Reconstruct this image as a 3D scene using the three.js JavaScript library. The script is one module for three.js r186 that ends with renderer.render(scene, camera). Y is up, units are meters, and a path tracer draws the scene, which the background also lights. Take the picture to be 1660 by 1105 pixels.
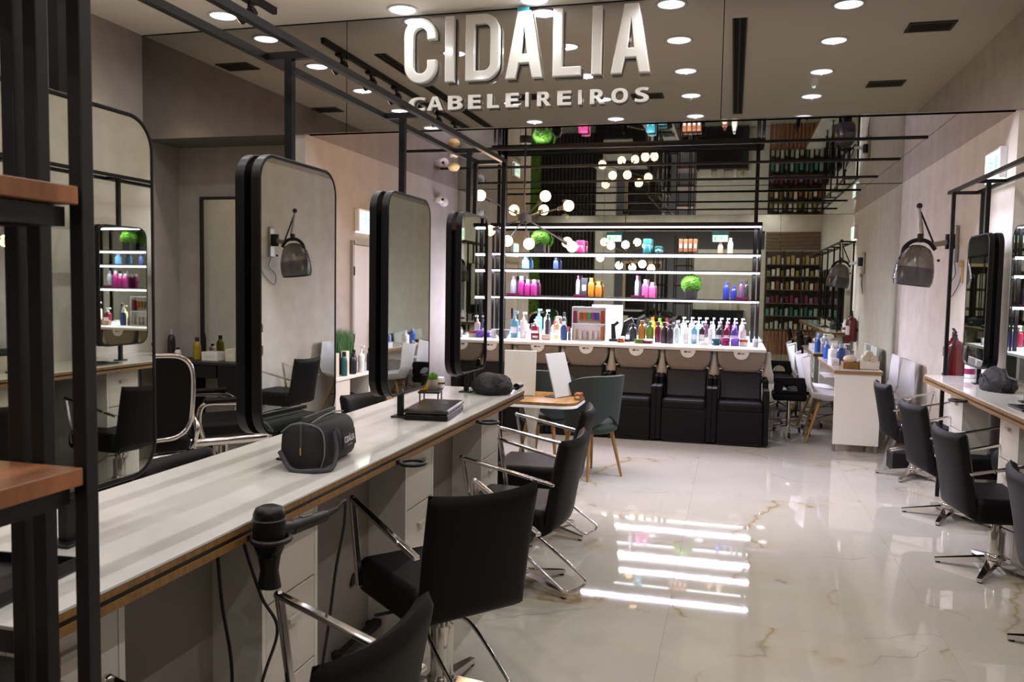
import * as THREE from 'three';
import { RoundedBoxGeometry } from 'three/addons/geometries/RoundedBoxGeometry.js';
import { mergeGeometries, toCreasedNormals } from 'three/addons/utils/BufferGeometryUtils.js';
import { RectAreaLightUniformsLib } from 'three/addons/lights/RectAreaLightUniformsLib.js';
import { FontLoader } from 'three/addons/loaders/FontLoader.js';
import { ImprovedNoise } from 'three/addons/math/ImprovedNoise.js';

// ------------------------------------------------------------------ camera, exposure, light levels
const scene = new THREE.Scene();
scene.background = new THREE.Color(0x050505);
const camera = new THREE.PerspectiveCamera(44.91, 1660 / 1105, 0.05, 80);
camera.position.set(0, 1.5, 0);
camera.rotation.set(-0.065714, 0.260645, 0.0170037, 'YXZ');
camera.focus = 4.6; camera.userData.fStop = 9;
const renderer = new THREE.WebGLRenderer({ antialias: true });
renderer.toneMapping = THREE.LinearToneMapping;
renderer.toneMappingExposure = 0.95;
renderer.shadowMap.enabled = true;
RectAreaLightUniformsLib.init();
const DOWN = 2.3;       // candela of a ceiling downlight
const LED = 200;         // radiance of the shelf strips
const COVE = 950;        // radiance of the light slot behind the fascia
const BULB = 0.5;       // candela of one chandelier bulb
const TRACK = 5;

// ------------------------------------------------------------------ room sizes (metres; camera stands at x 0, z 0)
const CEIL = 3.59, SOF = 2.712, FZ = -6.13, BZ = -9.99, RX = 1.766, LX = -3.41, FLX = -4.955, FRX = 1.98, EZ = 1.0;

// ------------------------------------------------------------------ helpers
let seed = 7;
const rnd = () => { seed = (seed * 1664525 + 1013904223) >>> 0; return seed / 4294967296; };
const rr = (a, b) => a + (b - a) * rnd();
const V = (x, y, z) => new THREE.Vector3(x, y, z);
const used = new Map();
function numbered(n) { const k = used.get(n) || 0; used.set(n, k + 1); return k ? n + '_' + String(k).padStart(3, '0') : n; }
function tag(o, label, category, group) {
  o.userData.label = label; o.userData.category = category; if (group) o.userData.group = group; return o;
}
function thing(name, label, category, p = [0, 0, 0], turn = 0, group) {
  const o = new THREE.Group(); o.name = numbered(name); scene.add(o);
  o.position.set(...p); o.rotation.y = turn; return tag(o, label, category, group);
}
function obj(name, g, m, parent) {
  const gs = Array.isArray(g) ? g : [g];
  const geo = gs.length === 1 ? gs[0] : mergeGeometries(gs.map(q => { const c = q.index ? q.toNonIndexed() : q; for (const k of Object.keys(c.attributes)) if (!['position', 'normal', 'uv'].includes(k)) c.deleteAttribute(k); if (!c.attributes.uv) c.setAttribute('uv', new THREE.BufferAttribute(new Float32Array(c.attributes.position.count * 2), 2)); return c; }));
  const me = new THREE.Mesh(geo, m); me.castShadow = me.receiveShadow = true;
  if (parent) { me.name = name; parent.add(me); } else { me.name = numbered(name); scene.add(me); }
  return me;
}
function struct(name, g, m, parent) { const o = obj(name, g, m, parent); if (!parent) o.userData.kind = 'structure'; return o; }
function copy(root, p, turn, label, group) {
  const r = root.clone(); r.name = numbered(root.name.replace(/_\d{3}$/, '')); scene.add(r);
  r.position.set(...p); if (turn !== undefined) r.rotation.y = turn;
  r.userData = { ...root.userData, label }; if (group) r.userData.group = group; return r;
}
const box = (x0, x1, y0, y1, z0, z1) => new THREE.BoxGeometry(x1 - x0, y1 - y0, z1 - z0).translate((x0 + x1) / 2, (y0 + y1) / 2, (z0 + z1) / 2);
const rbox = (x0, x1, y0, y1, z0, z1, r = 0.01, s = 2) => new RoundedBoxGeometry(x1 - x0, y1 - y0, z1 - z0, s, Math.min(r, (x1 - x0) / 2.01, (y1 - y0) / 2.01, (z1 - z0) / 2.01)).translate((x0 + x1) / 2, (y0 + y1) / 2, (z0 + z1) / 2);
function uvm(g, s = 1) {   // uv in metres by dominant normal
  const p = g.attributes.position, n = g.attributes.normal, uv = new Float32Array(p.count * 2);
  for (let i = 0; i < p.count; i++) {
    const ax = Math.abs(n.getX(i)), ay = Math.abs(n.getY(i)), az = Math.abs(n.getZ(i));
    let a, b; if (ay >= ax && ay >= az) { a = p.getX(i); b = p.getZ(i); } else if (ax >= az) { a = p.getZ(i); b = p.getY(i); } else { a = p.getX(i); b = p.getY(i); }
    uv[2 * i] = a * s; uv[2 * i + 1] = b * s;
  }
  g.setAttribute('uv', new THREE.BufferAttribute(uv, 2)); return g;
}
function bar(a, b, w, h = w, r = 0) {          // straight bar between two points
  const A = V(...a), B = V(...b), L = A.distanceTo(B);
  const g = r ? new RoundedBoxGeometry(w, h, L, 2, r) : new THREE.BoxGeometry(w, h, L);
  const m = new THREE.Matrix4().lookAt(B, A, Math.abs(B.clone().sub(A).normalize().y) > 0.99 ? V(0, 0, 1) : V(0, 1, 0));
  m.setPosition(A.clone().add(B).multiplyScalar(0.5)); return g.applyMatrix4(m);
}
function rod(a, b, r0, r1 = r0, n = 12) {
  const A = V(...a), B = V(...b), L = A.distanceTo(B);
  const g = new THREE.CylinderGeometry(r1, r0, L, n);
  const q = new THREE.Quaternion().setFromUnitVectors(V(0, 1, 0), B.clone().sub(A).normalize());
  return g.applyQuaternion(q).translate((A.x + B.x) / 2, (A.y + B.y) / 2, (A.z + B.z) / 2);
}
function tube(pts, r, closed = false, seg, rad = 8, tension = 0.5) {
  const c = new THREE.CatmullRomCurve3(pts.map(p => V(...p)), closed, 'catmullrom', tension);
  return new THREE.TubeGeometry(c, seg || pts.length * 8, r, rad, closed);
}
const lathe = (pts, n = 24) => new THREE.LatheGeometry(pts.map(p => new THREE.Vector2(Math.max(p[0], 0.0001), p[1])), n);
const cyl = (r, y0, y1, x = 0, z = 0, n = 24, r1 = r) => new THREE.CylinderGeometry(r1, r, y1 - y0, n).translate(x, (y0 + y1) / 2, z);
const ball = (r, x, y, z, n = 16) => new THREE.SphereGeometry(r, n, Math.max(6, n / 2 | 0)).translate(x, y, z);
function rrect(w, h, r) {
  const s = new THREE.Shape(), x = -w / 2, y = -h / 2;
  s.moveTo(x + r, y); s.lineTo(x + w - r, y); s.absarc(x + w - r, y + r, r, -Math.PI / 2, 0);
  s.lineTo(x + w, y + h - r); s.absarc(x + w - r, y + h - r, r, 0, Math.PI / 2);
  s.lineTo(x + r, y + h); s.absarc(x + r, y + h - r, r, Math.PI / 2, Math.PI);
  s.lineTo(x, y + r); s.absarc(x + r, y + r, r, Math.PI, Math.PI * 1.5); return s;
}
function ext(shape, depth, bevel = 0, seg = 10) {
  return new THREE.ExtrudeGeometry(shape, { depth: depth - 2 * bevel, bevelEnabled: bevel > 0, bevelSize: bevel, bevelThickness: bevel, bevelOffset: -bevel, bevelSegments: 2, curveSegments: seg }).translate(0, 0, bevel);
}
function shell(fn, nu, nv, th, pillow) {                 // closed thin shell from a surface fn(u, v) -> [x, y, z]
  const P = [], N = [];
  for (let j = 0; j <= nv; j++) for (let i = 0; i <= nu; i++) {
    const u = i / nu, v = j / nv, e = 1e-3, p = V(...fn(u, v));
    const du = V(...fn(Math.min(1, u + e), v)).sub(V(...fn(Math.max(0, u - e), v))), dv = V(...fn(u, Math.min(1, v + e))).sub(V(...fn(u, Math.max(0, v - e))));
    P.push(p); N.push(du.cross(dv).normalize());
  }
  const pos = [], id = []; const W = nu + 1, T = P.length;
  for (let s = 0; s < 2; s++) for (let k = 0; k < T; k++) { const i = k % W, j = k / W | 0, e = pillow ? Math.max(Math.abs(2 * i / nu - 1), Math.abs(2 * j / nv - 1)) : 0, pf = pillow ? Math.sqrt(Math.max(0, 1 - e ** 10)) : 1; const q = P[k].clone().addScaledVector(N[k], pillow ? (s ? -1 : 1) * th * 0.5 * pf : s ? -th : 0); pos.push(q.x, q.y, q.z); }
  const quad = (a, b, c, d) => id.push(a, b, c, a, c, d);
  for (let j = 0; j < nv; j++) for (let i = 0; i < nu; i++) { const a = j * W + i, b = a + 1, c = a + W + 1, d = a + W; quad(a, b, c, d); quad(T + a, T + d, T + c, T + b); }
  for (let i = 0; i < nu; i++) { quad(T + i, T + i + 1, i + 1, i); const a = nv * W + i; quad(a, a + 1, T + a + 1, T + a); }
  for (let j = 0; j < nv; j++) { const a = j * W, b = a + nu; quad(T + a + W, T + a, a, a + W); quad(b, T + b, T + b + W, b + W); }
  let g = new THREE.BufferGeometry(); g.setAttribute('position', new THREE.Float32BufferAttribute(pos, 3)); g.setIndex(id);
  g.setAttribute('uv', new THREE.BufferAttribute(new Float32Array(pos.length / 3 * 2), 2));
  return toCreasedNormals(g, pillow ? 1.2 : 0.7);
}

// ------------------------------------------------------------------ textures and materials
const noise = new ImprovedNoise();
const fbm = (x, y, o, z = 0) => { let s = 0, a = 0.5, f = 1; for (let i = 0; i < o; i++) { s += a * noise.noise(x * f, y * f, z + i * 7.3); a *= 0.5; f *= 2.03; } return s; };
function dataTex(w, h, fn, srgb = true) {
  const d = new Uint8Array(w * h * 4);
  for (let y = 0; y < h; y++) for (let x = 0; x < w; x++) { const c = fn(x / w, y / h), i = (y * w + x) * 4; d[i] = c[0]; d[i + 1] = c[1]; d[i + 2] = c[2]; d[i + 3] = 255; }
  const t = new THREE.DataTexture(d, w, h); t.wrapS = t.wrapT = THREE.RepeatWrapping; t.magFilter = THREE.LinearFilter; t.minFilter = THREE.LinearMipmapLinearFilter; t.generateMipmaps = true;
  if (srgb) t.colorSpace = THREE.SRGBColorSpace; t.needsUpdate = true; return t;
}
const marbleTex = dataTex(1536, 1536, (u, v) => {      // 2.36 m x 2.36 m of cream marble
  const x = u * 2.36, y = v * 2.36;
  const wx = fbm(x * 1.6, y * 1.6, 5, 3) * 0.55, wy = fbm(x * 1.6 + 9, y * 1.6 - 4, 5, 8) * 0.55;
  const t1 = (x * 0.9 - y * 0.45) * 0.8 + wx * 1.2 + fbm(x * 0.7, y * 0.7, 2, 1) * 1.1, t2 = (x * 0.55 + y * 0.8) * 0.85 + wy * 1.3 + fbm(x * 0.9, y * 0.9, 2, 21) * 1.1;
  const r1 = Math.abs(t1 - Math.round(t1)) * 0.8, r2 = Math.abs(t2 - Math.round(t2)) * 0.8;
  const mask = Math.max(0, fbm(x * 0.9, y * 0.9, 2, 40) * 3 + 0.55), mask2 = Math.max(0, fbm(x * 1.2, y * 1.2, 2, 60) * 3 + 0.4);
  const v1 = Math.exp(-r1 * 120) * Math.min(1, mask), v1w = Math.exp(-r1 * 20) * Math.min(1, mask) * 0.42, v2 = Math.exp(-r2 * 150) * Math.min(1, mask2) * 0.5;
  const cl = fbm(x * 2.2, y * 2.2, 4, 15) * 7;
  let R = 174 + cl, G = 169 + cl, B = 158 + cl;
  const k = Math.min(0.85, v1 * 0.85 + v2), g = v1w + v1 * 0.25;
  R += (96 - R) * k; G += (88 - G) * k; B += (80 - B) * k; R += (164 - R) * g; G += (140 - G) * g; B += (98 - B) * g;
  return [R, G, B];
});
const plasterTex = dataTex(512, 512, (u, v) => { const n = fbm(u * 5, v * 5, 4, 2) * 34 + fbm(u * 40, v * 40, 2, 5) * 10; return [236 + n * 0.6, 235 + n * 0.6, 234 + n * 0.6]; });
const plasterBump = dataTex(512, 512, (u, v) => { const n = 128 + fbm(u * 9, v * 9, 4, 2) * 90 + fbm(u * 70, v * 70, 2, 9) * 60; return [n, n, n]; }, false);
const woodTex = dataTex(256, 1024, (u, v) => { const g = fbm(u * 9 + fbm(u * 2, v * 3, 2) * 2, v * 1.4, 4, 3), f = fbm(u * 60, v * 5, 2, 8); const k = 1 + g * 0.5 + f * 0.16; return [138 * k, 88 * k, 55 * k]; });
const oakTex = dataTex(256, 512, (u, v) => { const g = fbm(u * 30, v * 3, 3, 3); const k = 1 + g * 0.42; return [128 * k, 93 * k, 45 * k]; });
const leatherBump = dataTex(256, 256, (u, v) => { const n = 128 + fbm(u * 36, v * 36, 3, 2) * 150; return [n, n, n]; }, false);

const M = {};
const std = (c, rough = 0.6, metal = 0, o = {}) => new THREE.MeshStandardMaterial({ color: c, roughness: rough, metalness: metal, ...o });
const phys = (c, rough, o = {}) => new THREE.MeshPhysicalMaterial({ color: c, roughness: rough, ...o });
M.marble = phys(0xffffff, 0.03, { map: marbleTex, ior: 1.55, specularIntensity: 1 });
M.grout = std(0x9c948a, 0.7);
const plaster = (c, bump = 0.0012) => std(c, 0.85, 0, { map: plasterTex, bumpMap: plasterBump, bumpScale: bump });
M.concrete = plaster(0xa8a097); M.wallWarm = plaster(0xe9e2d8, 0.0006); M.ceiling = std(0xf1ebdf, 0.9); M.band = plaster(0x6d6861);
M.mirror = std(0xcdd2c6, 0.012, 1); M.smoke = std(new THREE.Color().setRGB(0.39, 0.375, 0.352), 0.02, 1); M.soffit = std(new THREE.Color().setRGB(0.315, 0.285, 0.275), 0.02, 1);
M.black = std(0x111010, 0.45, 0.1); M.blackSatin = phys(0x0d0c0c, 0.38, { specularIntensity: 0.55 }); M.seam = std(0x0d0d0d, 0.8);
M.chrome = std(0xd9d6d2, 0.09, 1); M.steel = std(0xa8a6a2, 0.28, 1); M.gold = std(0xb98a4a, 0.25, 1);
M.leather = phys(0x0c0b0b, 0.55, { bumpMap: leatherBump, bumpScale: 0.0004, specularIntensity: 0.28 });
M.leatherPurple = phys(0x121016, 0.45, { bumpMap: leatherBump, bumpScale: 0.0004, specularIntensity: 0.4 });
M.white = phys(0xcfccc6, 0.06, { ior: 1.55 }); M.whiteSatin = std(0xdad5cb, 0.42); M.drawer = std(0xcfc9bd, 0.42); M.panelGrey = std(0x8d857c, 0.6);
M.oak = std(0xffffff, 0.5, 0, { map: oakTex }); M.wood = std(0xffffff, 0.38, 0, { map: woodTex }); M.legWood = std(0x8f6834, 0.5);
M.velvet = phys(0x27302b, 0.85, { sheen: 0.6, sheenRoughness: 0.4, sheenColor: new THREE.Color(0x6a7a70) });
M.ceramic = phys(0x8b8079, 0.16, { clearcoat: 0.6, clearcoatRoughness: 0.1 });
M.plasticWhite = phys(0xf0f0f2, 0.25); M.letter = phys(0xe9e8e2, 0.12, { clearcoat: 0.8, clearcoatRoughness: 0.05 });
M.glassSmoke = phys(0x9a9a9a, 0.08, { transmission: 0.75, thickness: 0, ior: 1.45, transparent: true });
M.red = phys(0x640a12, 0.25, { clearcoat: 0.5 }); M.rubber = std(0x141414, 0.7);
M.green = std(0x4a7d14, 0.8); M.grassGreen = std(0x2f5a22, 0.7); M.pot = std(0x2a2a2b, 0.5);
const glow = (c, k) => new THREE.MeshStandardMaterial({ color: 0x111111, emissive: c, emissiveIntensity: k, roughness: 0.6 });
M.lampFace = glow(0xf3ecff, 6); M.strip = glow(0xefe9ff, 3.2); M.bulb = glow(0xffc98a, 9);
const canvasTex = (w, h, draw) => { const c = document.createElement('canvas'); c.width = w; c.height = h; draw(c.getContext('2d'), w, h); const t = new THREE.CanvasTexture(c); t.colorSpace = THREE.SRGBColorSpace; t.magFilter = THREE.LinearFilter; return t; };
const exitTex = canvasTex(128, 128, (g, w, h) => {
  g.fillStyle = '#f4fff8'; g.fillRect(0, 0, w, h); g.fillStyle = '#7fd6a8';
  g.beginPath(); g.arc(48, 26, 9, 0, 7); g.fill(); g.lineWidth = 9; g.strokeStyle = '#7fd6a8'; g.lineCap = 'round';
  const L = (...a) => { g.beginPath(); g.moveTo(a[0], a[1]); for (let i = 2; i < a.length; i += 2) g.lineTo(a[i], a[i + 1]); g.stroke(); };
  L(50, 40, 56, 66, 74, 80, 70, 100); L(55, 66, 44, 84, 26, 86); L(52, 44, 34, 52, 30, 64); L(54, 46, 72, 56, 82, 50); g.fillRect(96, 22, 20, 84);
});
M.exit = new THREE.MeshStandardMaterial({ color: 0x111111, emissive: 0xffffff, emissiveMap: exitTex, emissiveIntensity: 2.4, roughness: 0.5 });
// ------------------------------------------------------------------ the setting
const floor = new THREE.Group(); floor.name = 'floor'; floor.userData.kind = 'structure'; scene.add(floor);
struct('floor_slab', box(FLX - 0.3, 2.6, -0.12, -0.012, BZ - 0.1, 7.2), M.grout, floor);
{
  const S = 1.18, variants = [];
  for (let k = 0; k < 8; k++) {
    const g = uvm(rbox(-S / 2 + 0.0003, S / 2 - 0.0003, -0.012, 0, -S / 2 + 0.0003, S / 2 - 0.0003, 0.0005, 1), 1 / 2.36), uv = g.attributes.uv;
    const ox = (k % 2) * 0.5 + (k >> 2) * 0.23, oy = ((k >> 1) % 2) * 0.5 + (k >> 2) * 0.31;
    for (let i = 0; i < uv.count; i++) uv.setXY(i, uv.getX(i) * (k & 4 ? -1 : 1) + ox, uv.getY(i) + oy);
    variants.push(g);
  }
  for (let i = -4; i <= 1; i++) for (let j = 0; j < 10; j++) {
    const x = -0.245 + S / 2 + S * i, z = -3.78 + S / 2 + S * (j - 6);
    if (z < BZ - S || z > EZ + 0.6) continue;
    const t = obj('tile', variants[(i * 3 + j * 5 + 40) % 8], M.marble, floor); t.position.set(x, 0, z);
  }
  struct('mall_floor', uvm(box(FLX - 0.3, 2.6, -0.012, -0.002, EZ + 0.85, 7), 0.4), std(0x9a948c, 0.2), floor);
}
struct('ceiling', box(FLX - 0.2, FRX + 0.3, CEIL, CEIL + 0.2, FZ - 0.05, EZ + 0.2), M.ceiling);
const fascia = new THREE.Group(); fascia.name = 'wall_fascia'; fascia.userData.kind = 'structure'; scene.add(fascia);
struct('backing', box(FLX, FRX, SOF + 0.002, CEIL, FZ - 0.05, FZ - 0.012), M.seam, fascia);
for (const [a, b] of [[FLX, -3.04], [-3.034, -0.13], [-0.124, FRX]]) obj('mirror_panel', box(a, b, SOF, CEIL - 0.012, FZ - 0.012, FZ), M.smoke, fascia);
obj('shadow_gap', box(FLX, FRX, CEIL - 0.012, CEIL, FZ - 0.012, FZ - 0.004), M.seam, fascia);
const soffit = new THREE.Group(); soffit.name = 'ceiling_001'; soffit.userData.kind = 'structure'; scene.add(soffit);
struct('backing', box(LX - 0.15, RX + 0.2, SOF + 0.014, SOF + 0.1, BZ, FZ - 0.11), M.seam, soffit);
for (const [a, b] of [[LX, -1.2], [-1.196, 1.416], [1.42, RX]]) obj('mirror_panel', box(a, b, SOF, SOF + 0.012, BZ, FZ - 0.09), M.soffit, soffit);
obj('slot_side', box(LX, RX, SOF + 0.012, SOF + 0.12, FZ - 0.11, FZ - 0.095), M.seam, soffit);
obj('slot_end', box(LX - 0.15, RX + 0.2, SOF + 0.1, SOF + 0.12, FZ - 0.11, FZ - 0.05), M.seam, soffit);
obj('edge_trim', box(LX, RX, SOF - 0.0005, SOF + 0.0125, FZ - 0.09, FZ - 0.086), phys(0x000000, 1, { specularIntensity: 0 }), soffit);
obj('plaster_band', uvm(box(FLX, LX, SOF, SOF + 0.1, -6.62, FZ - 0.012)), M.band, soffit);
for (const z of [-7.1, -8.2, -9.4]) obj('black_rail', box(-2.99, 1.42, SOF - 0.012, SOF, z - 0.011, z + 0.011), M.black, soffit);
struct('wall_left', uvm(box(FLX - 0.2, FLX, 0, CEIL, -6.8, EZ + 0.2)), M.concrete);
struct('wall_return', uvm(box(FLX, LX - 0.15, 0, SOF, -6.8, -6.6)), M.concrete);
struct('wall_left_inner', uvm(box(LX - 0.15, LX, 0, SOF, BZ - 0.1, FZ - 0.012)), M.concrete);
struct('wall_right', uvm(box(RX, RX + 0.2, 0, SOF + 0.1, BZ - 0.1, FZ - 0.012)), M.wallWarm);
struct('wall_right_front', uvm(box(FRX, FRX + 0.2, 0, CEIL, FZ - 0.05, EZ + 0.2)), M.wallWarm);
const back = new THREE.Group(); back.name = 'wall_back'; back.userData.kind = 'structure'; scene.add(back);
struct('backing', box(LX - 0.2, RX + 0.2, 0, SOF + 0.2, BZ - 0.15, BZ - 0.01), M.seam, back);
for (const [a, b] of [[LX, -1.54], [-1.537, 0.5], [0.503, RX]]) obj('mirror_panel', box(a, b, 0, SOF - 0.004, BZ - 0.01, BZ), M.mirror, back);
// white door in the left inner wall
const door = new THREE.Group(); door.name = 'door_1'; door.userData.kind = 'structure'; scene.add(door);
obj('leaf', rbox(LX, LX + 0.025, 0.01, 1.86, -7.95, -7.0, 0.004), std(0xb3aca3, 0.5), door);
for (const z of [-6.98, -7.97]) obj('frame', box(LX, LX + 0.03, 0, 1.9, z - 0.018, z + 0.018), M.panelGrey, door);
obj('frame', box(LX, LX + 0.03, 1.865, 1.9, -7.97, -6.98), M.panelGrey, door);
for (const y of [0.35, 1.0, 1.62]) obj('hinge', cyl(0.009, y - 0.04, y + 0.04, LX + 0.032, -6.985), M.black, door);
obj('handle', [rod([LX + 0.02, 1.0, -7.86], [LX + 0.07, 1.0, -7.86], 0.009), rod([LX + 0.07, 1.0, -7.87], [LX + 0.07, 1.0, -7.74], 0.009)], M.steel, door);
// the entrance side behind the camera, seen in the back mirror
struct('wall_entrance', [uvm(box(FLX, FRX, 2.95, CEIL, EZ, EZ + 0.15)), uvm(box(0.7, FRX, 0, 2.95, EZ, EZ + 0.15)), uvm(box(-3.45, -2.95, 0, 2.95, EZ, EZ + 0.15)), uvm(box(-1.0, 0.7, 0, 2.5, EZ, EZ + 0.15))], M.wallWarm);
struct('mall_shell', [box(FLX - 0.4, 2.8, 0, CEIL + 0.2, 7, 7.2), box(FLX - 0.5, FLX - 0.2, 0, CEIL + 0.2, EZ, 7.2), box(2.4, 2.7, 0, CEIL + 0.2, EZ, 7.2), box(FLX - 0.4, 2.8, CEIL, CEIL + 0.2, EZ + 0.15, 7.2)], std(0xa8a29c, 0.8));
{
  const s = new THREE.Group(); s.name = 'wall_slats'; s.userData.kind = 'structure'; scene.add(s);
  obj('backing', box(FLX, -3.45, 0, 2.95, EZ + 0.05, EZ + 0.15), M.seam, s);
  const g = rbox(-0.028, 0.028, 0, 2.95, EZ, EZ + 0.05, 0.004, 1), m = std(0x2e2824, 0.5);
  for (let i = 0; i < 16; i++) obj('slat', g, m, s).position.x = FLX + 0.06 + i * 0.095;
}
// ------------------------------------------------------------------ ceiling fittings
{
  const cols = [-3.95, -2.5, -1.47, -0.51, 0.74], off = [0.16, 0, 0, 0, 0.27], rows = [-5.98, -5.08, -4.07, -3.04, -1.96, -0.9, 0.3];
  const ring = lathe([[0.095, 0], [0.118, 0], [0.122, -0.006], [0.116, -0.012], [0.1, -0.01], [0.095, -0.002], [0.095, 0]], 32), face = cyl(0.096, -0.006, -0.003, 0, 0, 32);
  const cn = ['leftmost line', 'second line from the left', 'middle line', 'fourth line from the left', 'rightmost line'], rn = ['nearest the mirrored fascia', 'second from the mirrored fascia', 'third from the mirrored fascia', 'fourth from the mirrored fascia', 'fifth from the mirrored fascia', 'sixth from the mirrored fascia', 'farthest from the mirrored fascia'];
  let proto;
  cols.forEach((x, i) => rows.forEach((z0, j) => {
    const z = z0 + off[i], label = `round white ceiling downlight in the ${cn[i]}, ${rn[j]}`;
    if (!proto) { proto = thing('downlight', label, 'downlight', [x, CEIL, z], 0, 'recessed ceiling downlights'); obj('trim_ring', ring, M.plasticWhite, proto); obj('diffuser', face, M.lampFace, proto); }
    else copy(proto, [x, CEIL, z], 0, label);
    const s = new THREE.SpotLight(0xf9f6f4, DOWN, 0, 1.42, 1, 2); s.position.set(x, CEIL - 0.02, z); s.target.position.set(x, 0, z); s.castShadow = true; s.shadow.radius = 0.3; scene.add(s, s.target);
  }));
  // air grilles
  const gp = [[-4.72, -5.07], [-4.8, -3.1], [-2.3, -3.3], [-0.97, -3.1], [1.42, -5.05], [1.4, -3.2]], gl = ['at the far left nearest the fascia', 'at the far left, the farther one from the fascia', 'above the middle of the sign', 'above the right end of the sign', 'at the far right nearest the fascia', 'at the far right, farther from the fascia'];
  gp.forEach(([x, z], i) => {
    const t = thing('air_grille', `dark square ceiling air grille ${gl[i]}`, 'air vent', [x, CEIL, z], 0, 'ceiling air grilles');
    obj('frame', [box(-0.17, 0.17, -0.012, 0, -0.12, -0.1), box(-0.17, 0.17, -0.012, 0, 0.1, 0.12), box(-0.17, -0.15, -0.012, 0, -0.1, 0.1), box(0.15, 0.17, -0.012, 0, -0.1, 0.1)], std(0x4a443d, 0.6), t);
    obj('backing', box(-0.15, 0.15, -0.003, 0, -0.1, 0.1), M.seam, t);
    for (let k = 0; k < 6; k++) obj('louvre', box(-0.15, 0.15, -0.012, -0.008, -0.09 + k * 0.036 - 0.01, -0.09 + k * 0.036 + 0.006).rotateX(0), std(0x39342f, 0.6), t);
  });
  [[-0.02, -5.55, -2.0, 'on the right of the sign'], [-3.17, -5.2, -1.4, 'left of the sign']].forEach(([x, z0, z1, w]) => {
    const t = thing('slot_diffuser', `long dark linear slot diffuser in the ceiling ${w}`, 'air vent', [x, CEIL, 0]);
    obj('slot', box(-0.045, 0.045, -0.006, 0, z0, z1), M.seam, t); for (const s of [-0.05, 0, 0.05]) obj('rail', box(s - 0.006, s + 0.006, -0.012, 0, z0, z1), std(0x4b463f, 0.5), t);
  });
  const sp = thing('ceiling_beacon', 'small white round ceiling sensor near the rightmost downlights', 'sensor', [0.7, CEIL, -3.5]); obj('body', lathe([[0, -0.07], [0.03, -0.068], [0.045, -0.05], [0.05, -0.02], [0.06, -0.008], [0.06, 0]]), M.plasticWhite, sp); obj('lens', ball(0.018, 0, -0.07, 0), M.exit, sp);
  // track with spot heads, over the left aisle
  const tr = thing('track_light', 'black ceiling track with small spotlights over the left aisle', 'track light', [-3.45, CEIL - 0.03, 0]);
  obj('track', box(-0.018, 0.018, -0.02, 0.03, -5.75, -0.6), M.black, tr);
  for (let k = 0; k < 8; k++) {
    const z = -5.4 + k * 0.62, h = obj('spot_head', [rod([0, -0.02, z], [0, -0.1, z], 0.012), box(-0.03, 0.03, -0.045, -0.02, z - 0.07, z + 0.07), rod([0.045, -0.1, z], [-0.075, -0.16, z], 0.036, 0.04, 16)], M.black, tr);
    obj('lens', rod([-0.076, -0.1605, z], [-0.079, -0.162, z], 0.032, 0.032, 16), glow(0xffe9c8, 3), h);
    if (k % 2 === 0) { const s = new THREE.SpotLight(0xffe6c4, TRACK, 0, 0.5, 0.6, 2); s.position.set(-3.45 - 0.1, CEIL - 0.2, z); s.target.position.set(-5.0, 2.1, z); s.castShadow = true; s.shadow.radius = 3; scene.add(s, s.target); }
  }
  // smoke detector and camera
  const sd = thing('smoke_detector', 'cream dome smoke detector hanging under the mirrored ceiling', 'smoke detector', [-2.55, SOF, -7.35]);
  obj('base', cyl(0.04, -0.02, 0), M.plasticWhite, sd); obj('stem', cyl(0.009, -0.07, -0.02), M.steel, sd); obj('dome', lathe([[0, -0.15], [0.035, -0.145], [0.055, -0.12], [0.058, -0.1], [0.03, -0.075], [0, -0.07]]), std(0xd8cfae, 0.35), sd);
  const sc = thing('security_camera', 'white twin dome security camera high on the left inner wall', 'camera', [LX, 2.5, -9.2]); sc.scale.setScalar(0.62);
  obj('bracket', rbox(0, 0.05, -0.05, 0.05, -0.05, 0.05, 0.01), M.plasticWhite, sc); obj('housing', ball(0.075, 0.1, 0.0, 0.04), M.plasticWhite, sc); obj('housing', ball(0.09, 0.12, -0.03, -0.12), M.plasticWhite, sc); obj('lens', ball(0.028, 0.165, 0.0, 0.075), M.black, sc);
}
// light slot right behind the fascia
{
  const t = thing('cove_light', 'linear light recessed in the slot behind the mirrored fascia', 'ceiling light', [0, 0, 0]);
  obj('diffuser', box(-1.6, 0.9, SOF + 0.034, SOF + 0.038, FZ - 0.076, FZ - 0.053), glow(0xeee6ff, 2), t); obj('channel', box(-1.65, 0.95, SOF + 0.038, SOF + 0.05, FZ - 0.078, FZ - 0.052), M.steel, t);
  const l = new THREE.RectAreaLight(0xe6e6ff, COVE, 2.5, 0.02); l.position.set(-0.35, SOF + 0.03, FZ - 0.064); l.rotation.x = -Math.PI / 2 + 0.4; scene.add(l);
}
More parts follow.
